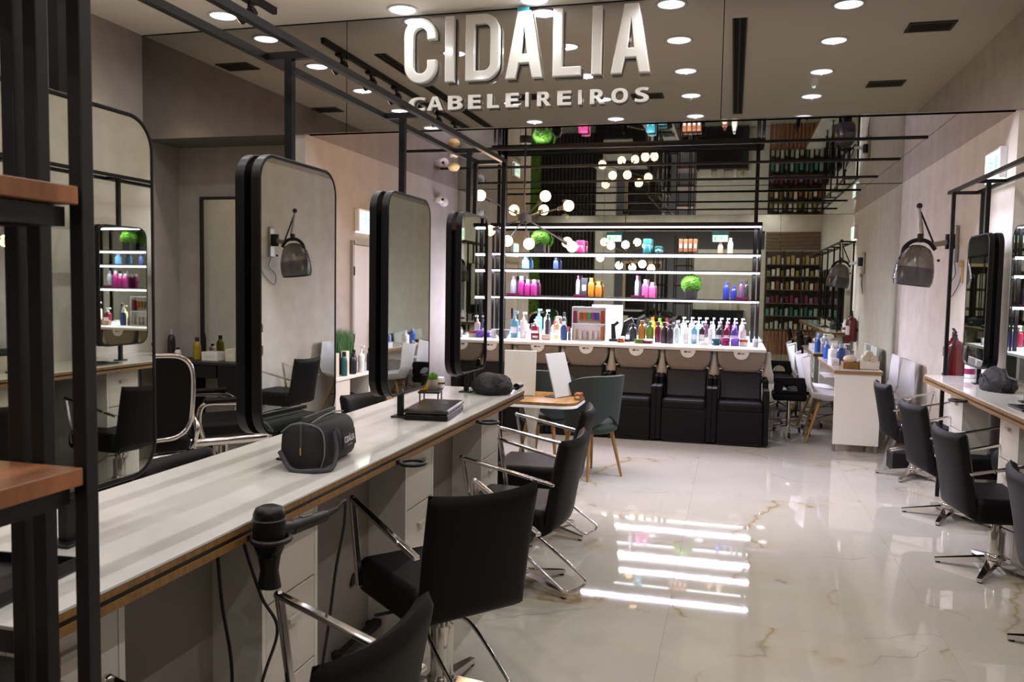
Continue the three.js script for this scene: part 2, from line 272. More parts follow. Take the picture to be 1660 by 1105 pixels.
// ------------------------------------------------------------------ the sign on the fascia
{
  const y0 = 3.052, H = 0.492, st = 0.074, z0 = FZ + 0.018, dep = 0.05;
  const poly = (pts, holes = []) => { const s = new THREE.Shape(); pts.forEach((p, i) => i ? s.lineTo(...p) : s.moveTo(...p)); s.closePath(); for (const h of holes) { const q = new THREE.Path(); h.forEach((p, i) => i ? q.lineTo(...p) : q.moveTo(...p)); q.closePath(); s.holes.push(q); } return s; };
  const arc = (cx, cy, rx, ry, a0, a1, n = 14) => Array.from({ length: n + 1 }, (_, i) => { const a = a0 + (a1 - a0) * i / n; return [cx + rx * Math.cos(a), cy + ry * Math.sin(a)]; });
  const P = Math.PI;
  const sign = thing('shop_sign', 'large white raised letters reading CIDÁLIA on the mirrored fascia', 'sign', [0, y0, z0]);
  const put = (s, x) => obj('letter', ext(s, dep, 0.007).translate(x, 0, 0), M.letter, sign);
  { const w = 0.262, R = w / 2, r = R - st;
    put(poly([...arc(R, H - R, R, R, 0, P), ...arc(R, R, R, R, P, 2 * P), [w, 0.175], [w - st, 0.175], ...arc(R, R, r, r, 2 * P, P), ...arc(R, H - R, r, r, P, 0), [w - st, H - 0.165], [w, H - 0.165]]), -2.519); }
  const I = poly([[0, 0], [st, 0], [st, H], [0, H]]); put(I, -2.187); put(I, -1.056);
  { const w = 0.268, R = 0.125, r = R - st; put(poly([[0, 0], ...arc(w - R, R, R, R, -P / 2, 0), ...arc(w - R, H - R, R, R, 0, P / 2), [0, H]], [[[st, st], [st, H - st], ...arc(w - R, H - R, r, r, P / 2, 0), ...arc(w - R, R, r, r, 0, -P / 2)]]), -2.023); }
  const A = w => { const m = w / 2, a = 0.052, s = 0.077; return poly([[0, 0], [s, 0], [s + 0.026, 0.11], [w - s - 0.026, 0.11], [w - s, 0], [w, 0], [m + a, H], [m - a, H]], [[[s + 0.043, 0.18], [m, H - 0.1], [w - s - 0.043, 0.18]]]); };
  put(A(0.284), -1.708); put(A(0.284), -0.914);
  put(poly([[0, 0], [0.212, 0], [0.212, st * 0.92], [st, st * 0.92], [st, H], [0, H]]), -1.345);
  const ac = obj('accent', ext(poly([[0, 0], [0.09, 0.05], [0.09, 0.085], [0, 0.085]]), 0.03, 0.004).translate(-1.622, 0.435, 0.012), std(0x2fb6c4, 0.3), sign); ac.userData.label = 'turquoise accent mark';
  const font = await new FontLoader().loadAsync('fonts/droid/droid_sans_bold.typeface.json');
  const s2 = thing('shop_sign', 'small white raised letters reading CABELEIREIROS under the large name', 'sign', [0, 2.846, z0]);
  const xs = [[-2.49, -2.347], [-2.337, -2.206], [-2.166, -2.05], [-2.003, -1.905], [-1.851, -1.76], [-1.706, -1.606], [-1.553, -1.525], [-1.463, -1.356], [-1.308, -1.205], [-1.151, -1.122], [-1.064, -0.955], [-0.906, -0.785], [-0.736, -0.635]];
  'CABELEIREIROS'.split('').forEach((ch, i) => {
    if (ch === 'I') { obj('letter', ext(poly([[0, 0], [0.026, 0], [0.026, 0.106], [0, 0.106]]), 0.03, 0.003).translate(xs[i][0], 0, 0), M.letter, s2); return; }
    const sh = font.generateShapes(ch, 0.148), g = new THREE.ExtrudeGeometry(sh, { depth: 0.024, bevelEnabled: true, bevelSize: 0.002, bevelThickness: 0.003, bevelSegments: 1, curveSegments: 6 });
    g.computeBoundingBox(); const b = g.boundingBox; g.translate(-b.min.x, -b.min.y, 0.003).scale((xs[i][1] - xs[i][0]) / (b.max.x - b.min.x), 0.106 / (b.max.y - b.min.y), 1).translate(xs[i][0], 0, 0);
    obj('letter', g, M.letter, s2);
  });
}
// ------------------------------------------------------------------ workstations
const CH = 0.9;
function worktop(name, label, boxes, edges, panels) {
  const t = thing(name, label, 'counter');
  obj('top', boxes.map(b => rbox(b[0], b[1], CH - 0.008, CH, b[2], b[3], 0.002, 1)), M.white, t);
  obj('core', boxes.map(b => box(b[0] + 0.004, b[1] - 0.004, CH - 0.05, CH - 0.008, b[2] + 0.004, b[3] - 0.004)), M.black, t);
  for (const e of edges) { obj('oak_edge', uvm(box(e[0], e[1], CH - 0.022, CH - 0.0085, e[2], e[3]), 2), M.oak, t); obj('oak_edge', uvm(box(e[0], e[1], CH - 0.052, CH - 0.034, e[2], e[3]), 2), M.oak, t); }
  for (const p of panels) obj('panel', rbox(...p, 0.002, 1), M.panelGrey, t);
  return t;
}
const island = worktop('island_worktop', 'long glossy white worktop with oak and black striped edge under the hanging mirrors', [[-1.72, -1.16, -4.65, -1.12]],
  [[-1.166, -1.16, -4.65, -1.12], [-1.72, -1.714, -4.65, -1.12], [-1.714, -1.166, -4.65, -4.644]], [[-1.47, -1.41, 0.0, CH - 0.05, -4.6, -1.15]]);
obj('cable_port', new THREE.CylinderGeometry(0.045, 0.045, 0.008, 20, 1, false, 0, Math.PI).rotateZ(Math.PI / 2).translate(-1.406, 0.32, -2.93), M.rubber, island);
const wallTop = worktop('wall_worktop', 'white worktop with oak edge along the right wall carrying the round-cornered bag', [[1.395, RX - 0.002, -6.7, -6.12], [1.395, FRX - 0.002, -6.118, -1.2]], [[1.389, 1.396, -6.7, -1.2], [1.395, RX - 0.004, -6.706, -6.7]],
  [[1.735, 1.76, 0, CH - 0.05, -6.65, -6.14], [1.93, 1.97, 0, CH - 0.05, -6.1, -1.25]]);
for (const z of [-6.66]) obj('leg', box(1.5, 1.525, 0, CH - 0.05, z - 0.012, z + 0.012), M.blackSatin, wallTop);
function cabinet(x, z, dir, label) {                     // drawers face dir (+1 = +x)
  const t = thing('drawer_cabinet', label, 'cabinet', [x, 0, z], dir > 0 ? Math.PI / 2 : -Math.PI / 2);
  obj('carcass', [box(-0.16, -0.142, 0.03, 0.846, -0.16, 0), box(0.142, 0.16, 0.03, 0.846, -0.16, 0), box(-0.142, 0.142, 0.03, 0.05, -0.16, -0.002), box(-0.142, 0.142, 0.05, 0.846, -0.16, -0.15)], M.whiteSatin, t);
  obj('plinth', box(-0.15, 0.15, 0, 0.03, -0.16, -0.03), M.black, t);
  for (let k = 0; k < 3; k++) {
    const y = 0.055 + k * 0.265, d = obj('drawer', rbox(-0.14, 0.14, y, y + 0.259, -0.018, 0.0, 0.002, 1), M.drawer, t);
    obj('handle', [box(-0.032, 0.032, y + 0.178, y + 0.184, 0, 0.014), box(-0.032, 0.032, y + 0.168, y + 0.184, 0.012, 0.016)], std(0xb9b3a6, 0.4), d);
  }
  return t;
}
const cab = cabinet(-1.25, -2.17, 1, 'white three-drawer cabinet under the island worktop behind the hanging hair dryer');
cab.userData.group = 'drawer cabinets';
[[-1.31, 'white drawer cabinet at the near end of the island, behind the black rack post'], [-3.22, 'white drawer cabinet under the island, the second one beyond the hair dryer'], [-4.26, 'white drawer cabinet at the far end of the island worktop']].forEach(([z, l]) => copy(cab, [-1.25, 0, z], Math.PI / 2, l));
[[-6.2, 'white drawer cabinet under the far end of the right wall worktop'], [-5.08, 'white drawer cabinet under the right wall worktop, second from its far end'], [-3.98, 'white drawer cabinet under the right wall worktop near the right picture edge']].forEach(([z, l]) => copy(cab, [1.5, 0, z], -Math.PI / 2, l));
// foot rails
{
  const t = thing('foot_rest', 'black foot rail at the base of the island below the second mirror', 'foot rest', [-1.41, 0, -2.9], 0, 'island foot rails');
  obj('rail', rbox(0.02, 0.06, 0.1, 0.13, -0.2, 0.2, 0.006), M.black, t); for (const z of [-0.15, 0.15]) obj('bracket', box(0, 0.03, 0.1, 0.12, z - 0.015, z + 0.015), M.black, t);
  copy(t, [-1.41, 0, -3.85], 0, 'black foot rail at the base of the island below the third mirror'); copy(t, [-1.41, 0, -1.75], 0, 'black foot rail at the base of the island near the hair dryer');
}
// dryer ring holders
{
  const t = thing('dryer_holder', 'empty black ring holder for a dryer under the island edge beside the nearest chair back', 'holder', [-1.16, 0.868, -2.76], 0);
  obj('ring', new THREE.TorusGeometry(0.046, 0.007, 10, 28).rotateX(Math.PI / 2).translate(0.06, -0.01, 0), M.black, t); obj('arm', box(-0.03, 0.02, -0.018, -0.004, -0.012, 0.012), M.black, t);
  copy(t, [-1.16, 0.868, -3.72], 0, 'empty black ring holder for a dryer near the far end of the island edge');
  copy(t, [-1.16, 0.868, -1.81], 0, 'black ring holder carrying the hanging hair dryer');
  const r = copy(t, [1.395, 0.868, -5.5], Math.PI, 'empty black ring holder under the right worktop edge');
}
// ---- overhead frame and hanging double mirrors
function frameRails(name, label, x0, x1, z0, z1, cross, posts, yPost) {
  const t = thing(name, label, 'frame'); const y = 2.25, w = 0.024;
  for (const x of [x0, x1]) obj('rail', box(x - w / 2, x + w / 2, y - w / 2, y + w / 2, z1, z0), M.blackSatin, t);
  for (const z of cross) obj('crossbar', box(x0 + w / 2, x1 - w / 2, y - w / 2, y + w / 2, z - w / 2, z + w / 2), M.blackSatin, t);
  for (const [x, z] of posts) obj('post', box(x - w / 2, x + w / 2, yPost, y - w / 2, z - w / 2, z + w / 2), M.blackSatin, t);
  return t;
}
const MZ = [-1.52, -2.5, -3.47, -4.43];
frameRails('mirror_frame', 'black steel overhead frame with two long rails carrying the island mirrors', -1.535, -1.355, -0.8, -4.86, [...MZ, -4.848], [[-1.535, -4.83], [-1.355, -4.83]], 0);
frameRails('mirror_frame', 'black steel overhead frame carrying the mirrors on the right wall worktop', 1.53, 1.72, -1.3, -6.83, [-6.82, -6.14, -5.19, -4.24, -3.29, -2.3], [[1.53, -6.69], [1.72, -6.69]], CH);
function makeMirror() {
  const t = thing('hanging_mirror', '', 'mirror', [0, 0, 0], 0); const w = 0.505, h = 0.885, cy = 1.4575, r = 0.085;
  for (const s of [1, -1]) {
    const fr = rrect(w, h, r); fr.holes.push(rrect(w - 0.022, h - 0.022, r - 0.011));
    const g = ext(fr, 0.032, 0.003).rotateY(s * Math.PI / 2).translate(s * 0.0115, cy, 0);
    const f = obj('mirror_frame', g, M.blackSatin, t);
    const gl = new THREE.ExtrudeGeometry(rrect(w - 0.024, h - 0.024, r - 0.012), { depth: 0.004, bevelEnabled: false, curveSegments: 12 }).rotateY(s * Math.PI / 2).translate(s * 0.0375, cy, 0);
    obj('mirror_glass', gl, M.mirror, t);
    obj('backing', new THREE.ExtrudeGeometry(rrect(w - 0.03, h - 0.03, r - 0.015), { depth: 0.02, bevelEnabled: false, curveSegments: 10 }).rotateY(s * Math.PI / 2).translate(s * 0.0165, cy, 0), M.black, t);
  }
  obj('spacer', [box(-0.016, 0.016, 1.1, 1.8, -0.2, -0.16), box(-0.016, 0.016, 1.1, 1.8, 0.16, 0.2)], M.black, t);
  obj('rod', box(-0.013, 0.013, cy + h / 2 - 0.01, 2.238, -0.013, 0.013), M.blackSatin, t);
  obj('stand', box(-0.012, 0.012, CH + 0.008, cy - h / 2 + 0.01, -0.012, 0.012), M.blackSatin, t);
  obj('foot', rbox(-0.035, 0.035, CH, CH + 0.008, -0.035, 0.035, 0.003, 1), M.black, t);
  return t;
}
const mir = makeMirror(); mir.position.set(-1.445, 0, MZ[0]); mir.userData.label = 'largest round-cornered black framed double mirror at the left edge behind the rack'; mir.userData.group = 'hanging mirrors';
copy(mir, [-1.445, 0, MZ[1]], 0, 'black framed double mirror above the black toiletry bag, second from the left');
copy(mir, [-1.445, 0, MZ[2]], 0, 'black framed double mirror above the flat black case, third from the left');
copy(mir, [-1.445, 0, MZ[3]], 0, 'black framed double mirror at the far end of the island');
[[-6.14, 'narrow-looking black framed mirror on the right worktop beside the fire extinguisher'], [-5.19, 'black framed mirror cut by the right picture edge above the black bag'], [-4.24, 'black framed mirror on the right worktop, third from its far end, seen only in reflections'], [-3.29, 'black framed mirror on the right worktop, fourth from its far end, seen only in reflections']].forEach(([z, l]) => copy(mir, [1.61, 0, z], 0, l));

// ------------------------------------------------------------------ styling chairs
function stylingChair(label, drop = 0, footTurn = 0) {
  const t = thing('styling_chair', label, 'chair', [0, 0, 0], 0, 'black styling chairs');
  for (let k = 0; k < 5; k++) {
    const a = k * Math.PI * 2 / 5 + 0.3, g = new THREE.BoxGeometry(0.054, 0.036, 0.3, 1, 1, 6).translate(0, 0, 0.17), p = g.attributes.position;
    for (let i = 0; i < p.count; i++) { const q = (p.getZ(i) - 0.02) / 0.3; p.setZ(i, p.getZ(i) * 0.92); p.setX(i, p.getX(i) * (1 - 0.55 * q)); p.setY(i, p.getY(i) * (1 - 0.5 * q) + 0.062 - 0.045 * q); }
    g.computeVertexNormals(); const lg = obj('leg', toCreasedNormals(g.rotateY(a), 0.6), M.chrome, t);
    obj('glide', cyl(0.013, 0, 0.012, Math.sin(a) * 0.277, Math.cos(a) * 0.277, 10), M.rubber, lg);
  }
  const Y = drop;
  obj('column', lathe([[0.0, 0.03], [0.05, 0.035], [0.056, 0.08], [0.046, 0.09], [0.042, 0.1], [0.042, 0.25 + Y], [0.026, 0.255 + Y], [0.026, 0.33 + Y], [0, 0.33 + Y]], 28), M.chrome, t);
  const c = Math.cos(footTurn), s = Math.sin(footTurn), W = (x, y, z) => [x * c + z * s, y + Y, -x * s + z * c];
  obj('footrest', [tube([W(-0.03, 0.28, 0.0), W(-0.09, 0.25, 0.06), W(-0.1, 0.12, 0.3), W(-0.085, 0.09, 0.345), W(0, 0.085, 0.355), W(0.085, 0.09, 0.345), W(0.1, 0.12, 0.3), W(0.09, 0.25, 0.06), W(0.03, 0.28, 0.0)], 0.0075, false, 60)], M.chrome, t);
  obj('mechanism', [rbox(-0.1, 0.1, 0.32 + Y, 0.345 + Y, -0.13, 0.13, 0.006), rod([0.08, 0.335 + Y, 0], [0.26, 0.335 + Y, 0.02], 0.006)], M.black, t);
  obj('seat', rbox(-0.225, 0.225, 0.34 + Y, 0.475 + Y, -0.2, 0.25, 0.035, 4), M.leather, t);
  const back = shell((u, v) => { const x = (u - 0.5) * (0.43 - 0.01 * (1 - v)), cu = (1 - 4 * (u - 0.5) ** 2), y = 0.368 + 0.432 * v; const lean = -0.19 - 0.06 * v - 0.02 * v * v; return [-x, y + Y - 0.018 * (1 - v) * (1 - cu) + 0.012 * v * (1 - cu), lean - 0.035 * cu]; }, 24, 24, 0.058, true);
  obj('backrest', back, M.leather, t);
  for (const sx of [-1, 1]) {
    const X = sx * 0.262, pts = [[X * 0.9, 0.60 + Y, -0.245], [X, 0.635 + Y, -0.12], [X, 0.70 + Y, 0.2]];
    const up = bar([X * 0.92, 0.607 + Y, -0.25], [X, 0.705 + Y, 0.21], 0.026, 0.016, 0.006), dn = bar([X, 0.708 + Y, 0.205], [X * 0.98, 0.395 + Y, 0.15], 0.026, 0.016, 0.006);
    obj('armrest', [up, dn, ball(0.0135, X, 0.704 + Y, 0.207, 10), ball(0.009, X * 0.97, 0.63 + Y, -0.14, 8)], M.chrome, t);
  }
  return t;
}
const sc0 = stylingChair('black styling chair nearest the camera, cut off by the bottom picture edge', -0.022, Math.PI * 0.9);
sc0.position.set(-0.965, 0, -1.6); sc0.rotation.y = -1.73;
const sc1 = stylingChair('large black styling chair with its square back to the camera beside the hair dryer', 0.022, Math.PI); sc1.position.set(-0.98, 0, -2.76); sc1.rotation.y = -2.27;
const P2 = Math.PI / 2;
copy(sc0, [-1.0, 0, -3.95], -1.5, 'black styling chair at the island seen edge-on, right behind the large chair back');
copy(sc0, [-1.1, 0, -4.85], -1.62, 'black styling chair at the far end of the island next to the green armchair');
const rc = stylingChair('black styling chair cut by the right picture edge', -0.035, 0.3); rc.position.set(1.48, 0, -3.85); rc.rotation.y = 1.55;
copy(rc, [1.43, 0, -4.95], 1.7, 'black styling chair second from the right picture edge, its seat side in view');
copy(rc, [1.46, 0, -6.06], 1.74, 'black styling chair at the right worktop, third from the right edge');
copy(rc, [1.48, 0, -7.3], 1.66, 'farthest black styling chair on the right, beside the white desk');
copy(rc, [-1.98, 0, -2.9], 1.4, 'black chair beyond the island, its top seen just right of the first mirror');
copy(rc, [-2.12, 0, -4.98], 1.25, 'black chair beyond the island, its back seen left of the third mirror');
copy(rc, [1.38, 0, -2.75], 1.6, 'black styling chair at the right worktop, seen only in the mirrors');

// ------------------------------------------------------------------ hair dryer, cords, things on the island
function hairDryer(label) {
  const t = thing('hair_dryer', label, 'hair dryer');          // nozzle down, handle along -z, origin at ring centre
  obj('body', lathe([[0, 0.092], [0.02, 0.091], [0.036, 0.084], [0.042, 0.07], [0.043, 0.02], [0.043, -0.01], [0.036, -0.03], [0.03, -0.045], [0, -0.045]], 28), M.blackSatin, t);
  obj('rear_ring', new THREE.TorusGeometry(0.0425, 0.0025, 8, 28).rotateX(P2).translate(0, 0.055, 0), std(0x3a3437, 0.4), t);
  const nz = lathe([[0.03, -0.03], [0.034, -0.035], [0.026, -0.085], [0.034, -0.13], [0.03, -0.13], [0.022, -0.085], [0.028, -0.035]], 24); nz.scale(1.0, 1, 0.85); obj('nozzle', nz, M.black, t);
  obj('handle', [rod([0, 0.018, -0.03], [0, 0.012, -0.09], 0.021, 0.017, 16), rod([0, 0.012, -0.08], [0, 0.016, -0.2], 0.021, 0.017, 16), ball(0.0172, 0, 0.016, -0.2), ball(0.021, 0, 0.012, -0.084)], M.black, t);
  obj('cord_sleeve', [rod([0, 0.016, -0.2], [0, 0.026, -0.255], 0.012, 0.006, 12)], M.rubber, t);
  obj('switch', rbox(-0.008, 0.008, 0.034, 0.042, -0.15, -0.11, 0.002, 1).rotateX(-0.05), std(0x55504e, 0.4), t);
  return t;
}
const hd = hairDryer('black hair dryer hanging nozzle-down from the island edge'); hd.position.set(-1.105, 0.858, -1.81); hd.rotation.y = -0.3; hd.scale.setScalar(0.94);
const dc = obj('cord', tube([[-1.035, 0.88, -2.035], [-1.03, 0.895, -2.07], [-1.04, 0.88, -2.1], [-1.06, 0.8, -2.13], [-1.1, 0.66, -2.16], [-1.12, 0.45, -2.14], [-1.16, 0.15, -2.1], [-1.2, 0.012, -2.0]], 0.0045, false, 60), M.rubber, scene); hd.updateMatrixWorld(true); hd.attach(dc);
tag(obj('power_cable', tube([[-1.2, 0.848, -1.73], [-1.2, 0.7, -1.75], [-1.2, 0.5, -1.79], [-1.2, 0.25, -1.76], [-1.15, 0.01, -1.7]], 0.0045, false, 60), M.rubber), 'black cable hanging in front of the dark panel left of the hair dryer', 'cord');
tag(obj('power_cable', tube([[-1.21, 0.846, -1.85], [-1.2, 0.77, -1.87], [-1.2, 0.65, -1.93], [-1.19, 0.54, -1.99], [-1.2, 0.42, -1.93], [-1.2, 0.25, -1.85], [-1.18, 0.01, -1.8]], 0.0045, false, 60), M.rubber), 'curving black cable hanging directly behind the hair dryer nozzle', 'cord');
const bagTex = canvasTex(256, 128, (g, w, h) => { g.fillStyle = '#1b1b1c'; g.fillRect(0, 0, w, h); g.fillStyle = '#d8d4cc'; g.font = 'bold 66px sans-serif'; g.textAlign = 'center'; g.textBaseline = 'middle'; g.save(); g.translate(w / 2, h / 2 + 2); g.scale(0.8, 1); g.fillText('CIDÁLIA', 0, 0); g.restore(); g.font = '15px sans-serif'; g.fillText('CABELEIREIROS', w / 2, 112); });
{
  const t = thing('toiletry_bag', 'black fabric toiletry bag with white name print and grey strap on the island', 'bag', [-1.335, CH, -2.5], 0.1);
  const f = std(0x1a1a1b, 0.8, 0, { bumpMap: leatherBump, bumpScale: 0.0006 });
  const g = ext(rrect(0.165, 0.15, 0.045), 0.3, 0.02).translate(0, 0.075, -0.15), p = g.attributes.position;
  for (let i = 0; i < p.count; i++) { const z = p.getZ(i), y = p.getY(i), k = Math.cos(Math.min(1, Math.abs(z) / 0.16) * 1.2); p.setX(i, p.getX(i) * (0.9 + 0.14 * k) * (1 - 0.12 * (y / 0.16))); p.setY(i, y * (0.93 + 0.08 * k)); }
  g.computeVertexNormals(); obj('body', toCreasedNormals(g, 0.8), f, t);
  obj('print_patch', new THREE.PlaneGeometry(0.115, 0.055).rotateY(P2).rotateZ(0.11).translate(0.0865, 0.074, -0.055), std(0xffffff, 0.8, 0, { map: bagTex }), t);
  obj('piping', [tube([[0.066, 0.012, 0.145], [0.078, 0.06, 0.147], [0.07, 0.125, 0.145], [0.03, 0.148, 0.142], [-0.03, 0.148, 0.142], [-0.07, 0.12, 0.145]], 0.0025), tube([[0.03, 0.152, 0.14], [0.036, 0.164, 0.05], [0.036, 0.164, -0.05], [0.03, 0.152, -0.14]], 0.0025)], std(0x6b6b6d, 0.6), t);
  obj('zip', [box(-0.006, 0.006, 0.156, 0.168, -0.13, 0.13), box(-0.004, 0.004, 0.05, 0.15, 0.146, 0.152)], std(0x3c3c3e, 0.5), t);
  obj('zip_pull', rbox(-0.003, 0.003, 0.05, 0.075, 0.152, 0.156, 0.001, 1), M.gold, t);
  obj('strap', tube([[0.083, 0.12, 0.08], [0.1, 0.06, 0.1], [0.1, 0.012, 0.14], [0.06, 0.009, 0.18], [-0.02, 0.008, 0.175], [-0.07, 0.06, 0.155]], 0.008, false, 50).applyMatrix4(new THREE.Matrix4()), std(0x3d3d40, 0.75), t);
  obj('side_loop', tube([[0.082, 0.125, 0.07], [0.1, 0.1, 0.075], [0.098, 0.06, 0.075], [0.09, 0.03, 0.07]], 0.009), std(0x2a2a2c, 0.75), t);
}
{
  const t = thing('flat_case', 'flat black leather case lying on the island under the third mirror', 'case', [-1.32, CH, -3.58], 0.12);
  obj('base', rbox(-0.1, 0.1, 0, 0.028, -0.18, 0.18, 0.008), M.blackSatin, t); obj('lid', rbox(-0.102, 0.102, 0.029, 0.05, -0.182, 0.182, 0.01), phys(0x211e1d, 0.28), t);
  obj('clasp', box(0.03, 0.05, 0.0495, 0.0515, -0.06, -0.03), M.steel, t);
}
{
  const t = thing('tray_stand', 'small black raised tray on thin legs carrying a yellow bottle and a plant', 'tray', [-1.46, CH, -3.9], 0.25);
  obj('tray', rbox(-0.055, 0.055, 0.066, 0.076, -0.1, 0.1, 0.004), M.black, t); for (const [x, z] of [[-0.045, -0.09], [0.045, -0.09], [-0.045, 0.09], [0.045, 0.09]]) obj('leg', cyl(0.0035, 0, 0.067, x, z, 8), M.black, t);
  const b = thing('oil_bottle', 'small yellow oil bottle on the raised tray', 'bottle', [-1.475, CH + 0.076, -3.83]); obj('body', lathe([[0, 0], [0.02, 0], [0.022, 0.01], [0.022, 0.045], [0.009, 0.07], [0.009, 0.085], [0, 0.085]]), phys(0xc99a12, 0.15, { clearcoat: 0.5 }), b); obj('cap', cyl(0.01, 0.085, 0.11), M.gold, b);
  const p = thing('potted_plant', 'tiny green plant in a cream pot on the raised tray', 'plant', [-1.455, CH + 0.076, -3.91]); obj('pot', lathe([[0, 0], [0.024, 0], [0.028, 0.05], [0.025, 0.05], [0.022, 0.04], [0, 0.04]]), std(0xb8aca0, 0.5), p); obj('foliage', foliageBall(0.027, 260, 0.012, 3).translate(0, 0.055, 0), M.green, p);
  const c = thing('candle_jar', 'white jar with a gold band on the raised tray', 'jar', [-1.438, CH + 0.076, -3.975]); obj('body', lathe([[0, 0], [0.022, 0], [0.024, 0.05], [0.02, 0.056], [0, 0.056]]), M.plasticWhite, c); obj('band', lathe([[0.0235, 0.02], [0.0245, 0.02], [0.0245, 0.03], [0.0238, 0.03]]), M.gold, c);
}
function lump(r, sx, sy, sz, k, sd) { const g = new THREE.IcosahedronGeometry(r, 5), p = g.attributes.position; for (let i = 0; i < p.count; i++) { const x = p.getX(i), y = p.getY(i), z = p.getZ(i), n = 1 + k * fbm(x / r * 1.4 + sd, y / r * 1.4 + z / r, 3, sd); p.setXYZ(i, x * n * sx, Math.max(-r * 0.55, y * n) * sy + r * 0.55 * sy, z * n * sz); } g.computeVertexNormals(); return g; }
function foliageBall(r, n, len, sd) {
  const gs = []; let s = sd * 991;
  const q = () => { s = (s * 1103515245 + 12345) & 0x7fffffff; return s / 0x7fffffff; };
  for (let i = 0; i < n; i++) { const a = q() * 6.283, c = q() * 2 - 0.75, e = Math.sqrt(Math.max(0, 1 - Math.min(1, c * c))), d = V(e * Math.cos(a), Math.min(1, c), e * Math.sin(a)).normalize(); const g = new THREE.ConeGeometry(len * 0.13, len, 3); g.translate(0, len * 0.3, 0).applyQuaternion(new THREE.Quaternion().setFromUnitVectors(V(0, 1, 0), d.clone().add(V(q() - 0.5, q() - 0.5, q() - 0.5).multiplyScalar(0.8)).normalize())).translate(d.x * r * 0.85, d.y * r * 0.85, d.z * r * 0.85); gs.push(g.toNonIndexed()); }
  gs.push(new THREE.IcosahedronGeometry(r * 0.88, 2)); return mergeGeometries(gs);
}
{
  const t = thing('gown_heap', 'heap of crumpled black salon gowns with a brush on the far end of the island', 'cloth', [-1.3, CH, -4.46], 0.3);
  obj('cloth', lump(0.1, 1.2, 0.72, 1.7, 0.35, 4), std(0x19181a, 0.85), t); obj('brush', [rod([0.05, 0.02, 0.12], [0.14, 0.018, -0.1], 0.009, 0.006), rod([0.14, 0.022, -0.1], [0.17, 0.022, -0.19], 0.02, 0.018)], M.blackSatin, t);
  const k = thing('black_tray', 'shallow black tray on the near end of the island behind the rack posts', 'tray', [-1.375, CH, -1.245], 0.1);
  obj('base', rbox(-0.1, 0.1, 0, 0.008, -0.13, 0.13, 0.003), M.black, k); obj('rim', [box(-0.1, -0.094, 0.008, 0.028, -0.13, 0.13), box(0.094, 0.1, 0.008, 0.028, -0.13, 0.13), box(-0.094, 0.094, 0.008, 0.028, -0.13, -0.124), box(-0.094, 0.094, 0.008, 0.028, 0.124, 0.13)], M.blackSatin, k);
  const c = thing('salon_trolley', 'black salon trolley with chrome corner posts behind the rack at the bottom left', 'trolley', [-1.13, 0, -1.01]);
  obj('top', rbox(-0.09, 0.07, 0.83, 0.86, -0.09, 0.09, 0.006), M.blackSatin, c); for (let q = 0; q < 4; q++) obj('drawer', rbox(-0.085, 0.065, 0.12 + q * 0.18, 0.28 + q * 0.18, -0.085, 0.085, 0.006), M.leather, c);
  for (const [x, z] of [[-0.085, -0.085], [0.068, -0.085], [-0.085, 0.085], [0.068, 0.085]]) { obj('post', cyl(0.008, 0.05, 0.83, x, z, 12), M.chrome, c); obj('caster', new THREE.CylinderGeometry(0.025, 0.025, 0.02, 16).rotateZ(P2).translate(x, 0.025, z), M.rubber, c); }
}
// ------------------------------------------------------------------ black rack with wooden shelves in the left foreground
{
  const t = thing('display_rack', 'black metal rack with wooden shelf boards in the left foreground', 'shelf unit');
  for (const [x, z] of [[-0.914, -1.0], [-0.99, -1.0], [-1.031, -1.0], [-0.914, -0.3], [-1.3, -0.3], [-1.3, -1.0]]) obj('post', rbox(x - 0.0118, x + 0.0118, 0, 2.7, z - 0.0118, z + 0.0118, 0.002, 1), M.black, t);
  for (const y of [1.203, 1.605, 0.6, 2.05]) {
    obj('shelf_board', uvm(rbox(-1.32, -0.899, y, y + 0.026, -0.978, -0.282, 0.002, 1), 1.2), M.wood, t);
    obj('bearer', [box(-1.31, -0.925, y - 0.03, y - 0.002, -0.98, -0.955), box(-0.945, -0.92, y - 0.03, y - 0.002, -0.955, -0.3), box(-1.31, -1.285, y - 0.03, y - 0.002, -0.955, -0.3)], M.black, t);
  }
}
